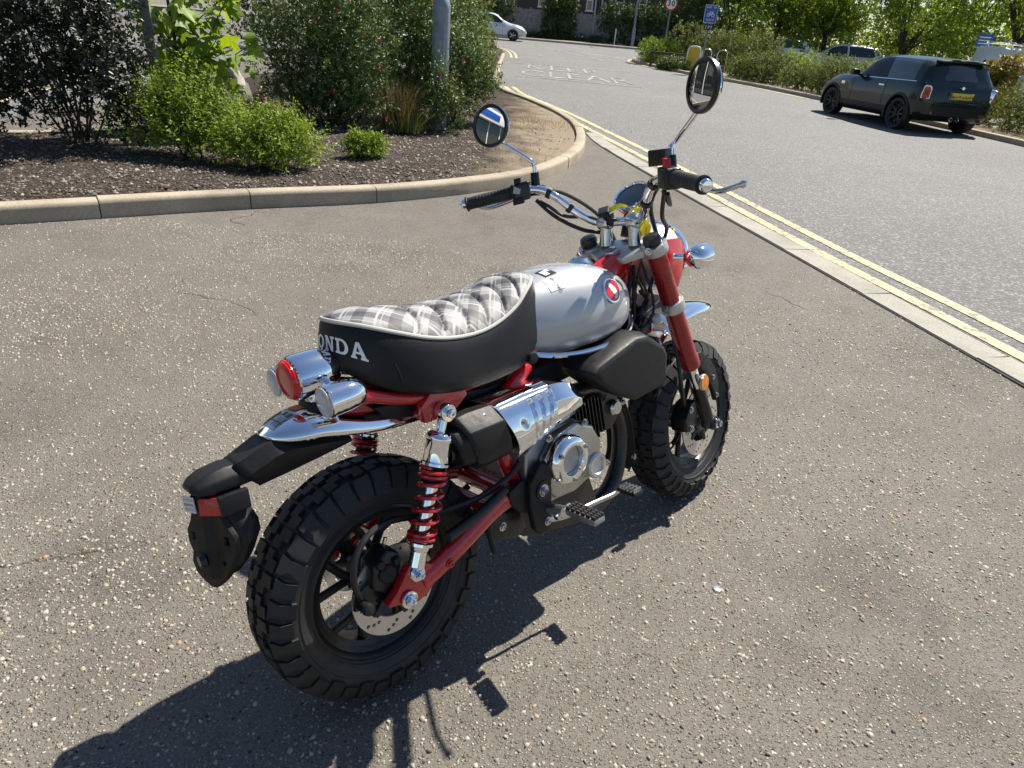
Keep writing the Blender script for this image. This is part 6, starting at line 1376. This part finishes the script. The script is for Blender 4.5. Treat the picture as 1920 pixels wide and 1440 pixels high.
tg = MB(); tg.loft([[(-.672 + .10 * (y / .74) ** 4 + .012, y, .585), (-.682 + .10 * (y / .74) ** 4, y, .60), (-.662 + .10 * (y / .74) ** 4, y, .618)] for y in [-.74 + 1.48 * q / 16 for q in range(17)]], False); tg.build('bumper_lip', GREEN, mini)
an = MB(); an.tube([(-.25, 0, 1.39), (-.30, 0, 1.43)], .012, 8); an.build('roof_antenna', BLACKM, mini)

HATCH = [(-.80, .42, .60, .55, .68, .60, .70, .5), (-.76, .30, .78, .58, .92, .72, .95, .56), (-.68, .26, .86, .6, 1.0, .80, 1.10, .55), (-.45, .24, .89, .6, 1.0, .84, 1.40, .56), (-.1, .22, .90, .6, .99, .85, 1.47, .58), (.8, .21, .90, .6, .97, .85, 1.495, .60), (1.3, .21, .90, .6, .955, .84, 1.47, .60), (1.65, .21, .90, .6, .945, .84, 1.36, .60), (2.1, .21, .90, .6, .93, .83, 1.12, .63), (2.45, .21, .90, .6, .92, .81, .97, .66), (2.9, .22, .88, .6, .86, .78, .90, .62), (3.2, .25, .83, .58, .76, .72, .79, .55), (3.36, .28, .74, .54, .62, .62, .64, .48), (3.42, .34, .64, .48, .53, .55, .54, .42)]
def hatch(label, loc, yaw, paint, group=None):
    e, at, b = make_car('parked_car' if group else 'moving_car', label, 'car', HATCH, loc, yaw, paint, (0, 2.64), .315, .2, .775, group=group, rim=(ALU, BLACKM))
    for s in (-1, 1):
        side_panel(e, at, 'door_window', CARGLASS, (.95, 1.0), (2.12, 1.62), 7.15, 9.8, .005, s); side_panel(e, at, 'rear_window', CARGLASS, (-.25, -.05), (.88, .93), 7.15, 9.8, .005, s)
        for xq in (.3, .92, 1.98): side_panel(e, at, 'door_gap', SEAM, (xq, xq), (xq + .012, xq + .012), 3, 7, .003, s, 1, 10)
        mr = MB(); mr.box((2.0, s * .96, 1.0), (.11, .19, .13)); mr.build('door_mirror', paint, e, bevel=.035, seg=3)
        he = MB(); he.lathe([(.0, .015), (.10, .012), (.15, -.02)], (3.12, s * .66, .72), (.7, s * .5, .45), 20); he.build('headlight', CLEARLENS, e)
        fg = MB(); fg.box((3.33, s * .55, .42), (.10, .22, .09)); fg.build('fog_lamp', BLACKP, e, bevel=.02)
    ws = MB(); rows = []
    for i in range(7):
        x = 1.66 + .76 * i / 6; z = at(x)[5]; hw_ = .56 + .10 * i / 6; rows.append([(x + .004, hw_ * q / 6 , z + .012 - .03 * (q / 6) ** 2) for q in range(-6, 7)])
    ws.loft(rows, False); ws.build('windscreen', CARGLASS, e)
    gr = MB(); gr.box((3.41, 0, .42), (.04, .9, .14)); gr.build('grille', BLACKP, e, bevel=.02)
    np_ = MB(); np_.box((3.435, 0, .50), (.01, .52, .11)); np_.build('number_plate', WHITEP, e); return e
WHITECAR = car_paint('silver_white_paint', (.60, .62, .64), .25)
hatch('silver white hatchback crossing the junction by the ivy fence', (-4.48, 49.2, gz(49.2) + .004), radians(-2), WHITECAR)
hatch('white hatchback parked behind the hedge in the car park', (14.9, 35.4, gz(35)), radians(165), car_paint('white_paint', (.72, .73, .74)), 'cars in the car park')
hatch('pale silver car parked under the white van beside the leafy hedge', (14.3, 22.7, gz(23)), radians(12), car_paint('pale_silver', (.52, .56, .62), .5), 'cars in the car park')
hatch('white car parked far back between two tree trunks', (15.2, 46.5, gz(46)), radians(175), car_paint('white_paint_b', (.70, .71, .72)), 'cars in the car park')
# panel van with roof rack
van = empty('panel_van', (15.6, 26.6, gz(26.6)), radians(5)); tag(van, 'white panel van with a roof rack parked behind the green car', 'van')
vb = MB(); vb.loft([[(x, y, z) for y, z in ((-w, zb), (w, zb), (w + .03, zb + .5), (w, zt - .5), (w - .14, zt - .06), (w - .3, zt), (-w + .3, zt), (-w + .14, zt - .06), (-w, zt - .5), (-w - .03, zb + .5))] for x, w, zb, zt in ((-.4, .84, .35, 1.72), (-.36, .90, .28, 1.82), (2.6, .92, .26, 1.84), (3.1, .90, .26, 1.72), (3.7, .86, .26, 1.08), (4.3, .80, .30, .95), (4.45, .70, .36, .7))])
VANW = car_paint('van_white_paint', (.66, .69, .74)); vb.build('body', VANW, van, bevel=.03, seg=3)
for wx in (.45, 3.55):
    for s in (-1, 1): w_ = MB(); w_.lathe([(0, .06), (.2, .07), (.24, .09), (.33, .06), (.33, -.1), (0, -.1)], (wx, s * .84, .33), (0, s, 0), 26); w_.build('wheel', RUBBER, van)
rk_ = MB()
for s in (-1, 1): rk_.tube([(-.2, s * .6, 1.93), (2.5, s * .6, 1.94)], .022, 8)
for xq in (-.1, .8, 1.7, 2.4): rk_.tube([(xq, -.66, 1.96), (xq, .66, 1.96)], .022, 8); rk_.tube([(xq, -.6, 1.82), (xq, -.6, 1.95)], .018, 6); rk_.tube([(xq, .6, 1.82), (xq, .6, 1.95)], .018, 6)
rk_.build('roof_rack', STEEL, van)
hg_ = MB()
for z_ in (.9, 1.5): hg_.box((-.40, -.78, z_), (.05, .06, .10)); hg_.box((-.42, .05, z_ * .9), (.04, .05, .10))
hg_.build('door_hinge', BLACKP, van)
vw = MB(); vw.loft([[(3.12, y, 1.70), (3.68, y * .96, 1.10)] for y in (-.72, 0, .72)], False); vw.build('windscreen', CARGLASS, van)

# ------------------------------------------------------------------ signs and street furniture
def panel(name, loc, yaw, tilt, w, h, mat, th=.008, parent=None, rad=.03):
    O_ = []
    for cx_, cy_, a0 in ((w / 2 - rad, h / 2 - rad, 0), (-w / 2 + rad, h / 2 - rad, 90), (-w / 2 + rad, -h / 2 + rad, 180), (w / 2 - rad, -h / 2 + rad, 270)):
        for q in range(5): a = radians(a0 + 22.5 * q); O_.append((cx_ + rad * cos(a), cy_ + rad * sin(a)))
    m = MB(); m.prism(O_, lambda a, b: (a, 0, b), lambda a, b: (a, th, b)); o = m.build(name, mat, parent); return o
SBLUE = simple('sign_blue', (.012, .085, .36), .35, var=.05); SWHITE = simple('sign_white', (.75, .75, .74), .4, var=.04); SRED = simple('sign_red', (.50, .02, .03), .4); SYEL = simple('sign_yellow', (.52, .38, .03), .5, var=.15); POSTG = simple('grey_post', (.20, .21, .22), .55, .3)
cs = empty('cycle_sign', (6.22, 29.5, gz(29.5)), radians(-6)); tag(cs, 'blue cycle route sign above a small black arrow plate on a post', 'road sign')
q = MB(); q.tube([(0, .035, -.1), (0, .035, 2.42)], .034, 12); q.build('post', POSTG, cs)
o = panel('sign_border', None, 0, 0, .47, .60, SWHITE, .006, cs); o.location = (0, -.010, 2.10)
o2 = panel('sign_face', None, 0, 0, .44, .57, SBLUE, .004, cs); o2.location = (0, -.0145, 2.10)
cyc = MB()
for cx_ in (-.085, .085): cyc.lathe([(.045, 0), (.060, 0), (.060, .003), (.045, .003)], (cx_, -.015, 2.06), (0, -1, 0), 20)
for a, b in (((-.085, 2.06), (-.03, 2.15)), ((-.03, 2.15), (.055, 2.15)), ((.055, 2.15), (-.005, 2.06)), ((-.005, 2.06), (-.085, 2.06)), ((.085, 2.06), (.05, 2.19)), ((.05, 2.19), (.085, 2.19)), ((-.005, 2.06), (-.035, 2.175)), ((-.06, 2.178), (-.01, 2.178))): cyc.tube([(a[0], -.0165, a[1]), (b[0], -.0165, b[1])], .009, 6)
cyc.build('cycle_symbol', SWHITE, cs)
for txt, z_, x_ in (('END', 2.315, -.095), ('OF', 2.315, .125), ('ROUTE', 1.90, 0)): text_mesh(txt, .095, lambda a, b, t: Vector((a + x_, -.0165, z_ + b)), 'sign_word', SWHITE, cs, sx=.9)
o3 = panel('arrow_plate', None, 0, 0, .36, .20, BLACKM, .006, cs, .02); o3.location = (0, -.008, 1.66)
ar_ = MB()
for cx_ in (-.10, .0, .10): ar_.box((cx_, -.010, 1.655), (.018, .004, .11), Matrix.Rotation(.2 if cx_ else .8, 3, 'Y')); ar_.box((cx_, -.010, 1.70), (.05, .004, .018))
ar_.build('arrow_marks', SWHITE, cs)
s30 = empty('speed_sign', (7.98, 50.2, gz(50.2)), radians(-9)); tag(s30, 'round white speed limit sign reading 30 with a red ring', 'road sign')
q = MB(); q.tube([(0, .04, -.1), (0, .04, 3.15)], .045, 12); q.build('post', POSTG, s30)
q = MB(); q.lathe([(0, .0), (.40, .0), (.40, .012)], (0, 0, 2.86), (0, -1, 0), 40, (True, True)); q.build('sign_ring', SRED, s30)
q = MB(); q.lathe([(0, .015), (.315, .015), (.315, .006)], (0, 0, 2.86), (0, -1, 0), 40); q.build('sign_face', SWHITE, s30)
for ch_, dx_ in (('3', -.125), ('0', .125)): text_mesh(ch_, .44, lambda a, b, t: Vector((a + dx_, -.019, 2.86 + b)), 'sign_digit', BLACKM, s30, sx=.9, bold=.012)
yp = empty('yellow_board', (6.08, 30.6, gz(30.6)), radians(-14)); tag(yp, 'upright yellow board with rounded top in a white tube frame', 'board')
q = MB(); q.tube([(-.25, 0, -.05), (-.25, 0, .72), (-.20, 0, .90), (-.10, 0, .95), (.10, 0, .95), (.20, 0, .90), (.25, 0, .72), (.25, 0, -.05)], .028, 10, 4); q.build('frame', SWHITE, yp)
q = MB(); q.prism([(-.235, .08), (.235, .08), (.235, .72), (.19, .87), (.10, .925), (-.10, .925), (-.19, .87), (-.235, .72)], lambda a, b: (a, -.006, b), lambda a, b: (a, .006, b)); q.build('board', SYEL, yp)
for xq, yq, lab in ((6.72, 31.2, 'grey steel cycle hoop next to the yellow board'), (7.4, 31.4, 'grey steel cycle hoop half hidden by the brownish shrubs')):
    q = MB(); q.tube([(-.19, 0, -.05), (-.19, 0, .70), (-.13, 0, .85), (0, 0, .89), (.13, 0, .85), (.19, 0, .70), (.19, 0, -.05)], .025, 10, 4); o = q.build('cycle_hoop', STEEL); o.location = (xq, yq, gz(yq)); o.rotation_euler = (0, 0, radians(-10)); tag(o, lab, 'cycle stand')
kb_ = empty('knee_rail', (5.35, 32.1, gz(32)), radians(-4)); tag(kb_, 'low dark timber knee rail along the lime topped hedge', 'barrier'); TIM = simple('dark_timber', (.06, .045, .035), .8, var=.3, nscale=10)
q = MB(); q.box((0, 0, .56), (1.55, .07, .11)); q.build('rail', TIM, kb_, bevel=.01)
for xq in (-.7, .05, .72): q = MB(); q.box((xq, .06, .26), (.10, .05, .62)); q.build('post', TIM, kb_, bevel=.008)
fl_ = empty('street_lamp', (6.36, 54.3, gz(54.3) + .12)); fl_.rotation_euler = (0, radians(-1.0), 0); tag(fl_, 'slim grey street lamp on the far pavement in front of the ivy hedge', 'street lamp')
q = MB(); q.lathe([(.11, 0), (.11, 1.1), (.065, 1.25), (.05, 6)], (0, 0, 0), (0, 0, 1), 16, (True, True)); q.build('column', GALV, fl_); q = MB(); q.tube([(0, 0, 5.95), (0, -.6, 6.1)], .03, 8); q.box((0, -.9, 6.1), (.2, .5, .09)); q.build('lantern', GALV, fl_)
q = MB(); q.tube([(0, 0, 0), (0, 0, 1.05)], .035, 10); o = q.build('marker_post', SWHITE); o.location = (5.12, 54.6, gz(54.6) + .11); tag(o, 'thin white marker post on the far pavement beside the ivy', 'post')
b2 = empty('blue_sign', (15.95, 28.4, gz(28.4)), radians(-28)); tag(b2, 'small dark blue parking information sign above the white van', 'sign')
q = MB(); q.tube([(0, .03, -.1), (0, .03, 2.25)], .035, 10); q.build('post', POSTG, b2); o = panel('sign_face', None, 0, 0, .52, .42, SBLUE, .008, b2); o.location = (0, -.01, 2.0)
for z_ in (2.1, 2.0, 1.9): q = MB(); q.box((-.02, -.012, z_), (.36, .003, .035)); q.build('sign_text', SWHITE, b2)

# ------------------------------------------------------------------ fence, ivy and house beyond the street
fn_ = empty('board_fence', (0, 56.2, gz(56.2))); tag(fn_, 'weathered grey vertical board fence partly overgrown with ivy', 'fence'); FW = simple('grey_fence_board', (.20, .195, .20), .85, var=.3, nscale=5); rr = random.Random(2)
for i in range(12):
    x = -12 + i * 1.83; m = MB()
    for q in range(13): h_ = 1.85 + rr.uniform(-.03, .03); m.box((x + .07 + q * .14, rr.uniform(-.01, .01), h_ / 2 + .08), (.125, .022, h_))
    m.build('fence_panel', FW, fn_); m = MB(); m.box((x, .05, 1.0), (.10, .10, 2.05)); m.build('fence_post', FW, fn_)
def ivy(label, x0, x1, h, n, seed, y=56.0):
    rr = random.Random(seed); lob = []; k = max(2, int((x1 - x0) / .8)); c = (x0 + x1) / 2
    for i in range(k):
        x = x0 + (x1 - x0) * (i + .5) / k - c; lob += [(x, rr.uniform(-.1, .1), h * .78, .62, .5, h * .27), (x, rr.uniform(-.05, .15), h * .38, .62, .42, h * .42)]
    return plant('ivy_hedge', label, 'ivy', (c, y), lob, n, .11, L_IVY, 'ivy over the fence', 4, seed, sprig=.16, zmin=.1, shell=.3, upb=.3)
ivy('dark ivy mass above the bonnet of the silver white car', -9, -2.2, 2.75, 7500, 71); ivy('single dense ivy mound between two stretches of bare fence', -.1, 2.3, 2.9, 5500, 72); ivy('long ivy hedge behind the slim street lamp', 4.1, 13.5, 2.75, 12000, 73)
hedge('verge_hedge', 'low weeds growing along the foot of the board fence', [(-4, 55.6), (0, 55.7), (4.2, 55.7)], .55, .5, 4000, .08, L_IVY, 74)
hs = empty('brick_house', (3, 66, gz(66))); tag(hs, 'dark brick house with white window frames behind the ivy hedge', 'house')
def brick_mat():
    k = N('dark_brick'); v = k.coord('Object'); b = k.n('TexBrick'); mp = k.n('Mapping'); mp.inputs['Rotation'].default_value = (pi / 2, 0, 0); k.l(v, mp.inputs[0]); k.l(mp.outputs[0], b.inputs['Vector']); b.inputs['Scale'].default_value = 4.4
    b.inputs['Color1'].default_value = (.055, .038, .034, 1); b.inputs['Color2'].default_value = (.085, .058, .050, 1); b.inputs['Mortar'].default_value = (.11, .10, .09, 1); k.l(b.outputs[0], k.b.inputs['Base Color']); k.p(rough=.9); return k.m
q = MB(); q.box((0, 4, 3.2), (22, 8, 6.4)); q.build('wall', brick_mat(), hs)
q = MB(); q.prism([(-.5, 6.4), (4, 9.2), (8.5, 6.4)], lambda a, b: (-11.4, a, b), lambda a, b: (11.4, a, b)); q.build('roof', simple('slate', (.05, .05, .06), .7), hs)
for xc, w_ in ((.72, .56), (3.2, .76), (5.15, .66), (-3.2, .8), (-6.0, .8), (7.6, .8), (9.6, .8)):
    f = MB()
    for dx in (-1, 1): f.box((dx * (w_ / 2 - .04), -.02, 3.0), (.08, .08, 1.6))
    for dz in (-.76, 0, .76): f.box((0, -.02, 3.0 + dz), (w_ - .16, .07, .08))
    fo = f.build('window', SWHITE, hs); fo.location = (xc, 0, 0); g_ = MB(); g_.box((0, -.004, 3.0), (w_ - .1, .02, 1.5)); g_.build('pane', CARGLASS, fo); s_ = MB(); s_.box((0, -.06, 2.17), (w_ + .14, .16, .08)); s_.build('sill', SWHITE, fo)
for xc in (1.22, 1.75): q = MB(); q.tube([(xc, -.06, .1), (xc, -.06, 6.3)], .05, 8); q.build('downpipe', SWHITE, hs)

# ------------------------------------------------------------------ showroom on the near side of the apron (seen in the mirrors and chrome)
sr = empty('showroom', (-9.6, .5, 0), radians(-90)); tag(sr, 'low white showroom with dark glazing facing the apron', 'building')
q = MB(); q.box((0, -4, 1.6), (19, 7.4, 3.2)); q.build('wall', simple('dark_interior', (.03, .03, .032), .8), sr)
q = MB(); q.box((0, -4, 3.75), (19.6, 8.6, 1.15)); q.build('fascia', simple('white_cladding', (.72, .73, .74), .5), sr, bevel=.02)
q = MB(); q.box((2.2, .33, 3.75), (4.2, .05, .62)); sg = q.build('sign_panel', SBLUE, sr, bevel=.01)
for i in range(10): q = MB(); q.box((-9.36 + i * 2.08, -.26, 1.6), (.09, .10, 3.1)); q.build('mullion', SWHITE, sr)
for i in range(9): q = MB(); q.box((-8.32 + i * 2.08, -.28, 1.6), (1.98, .03, 3.0)); q.build('pane', CARGLASS, sr)
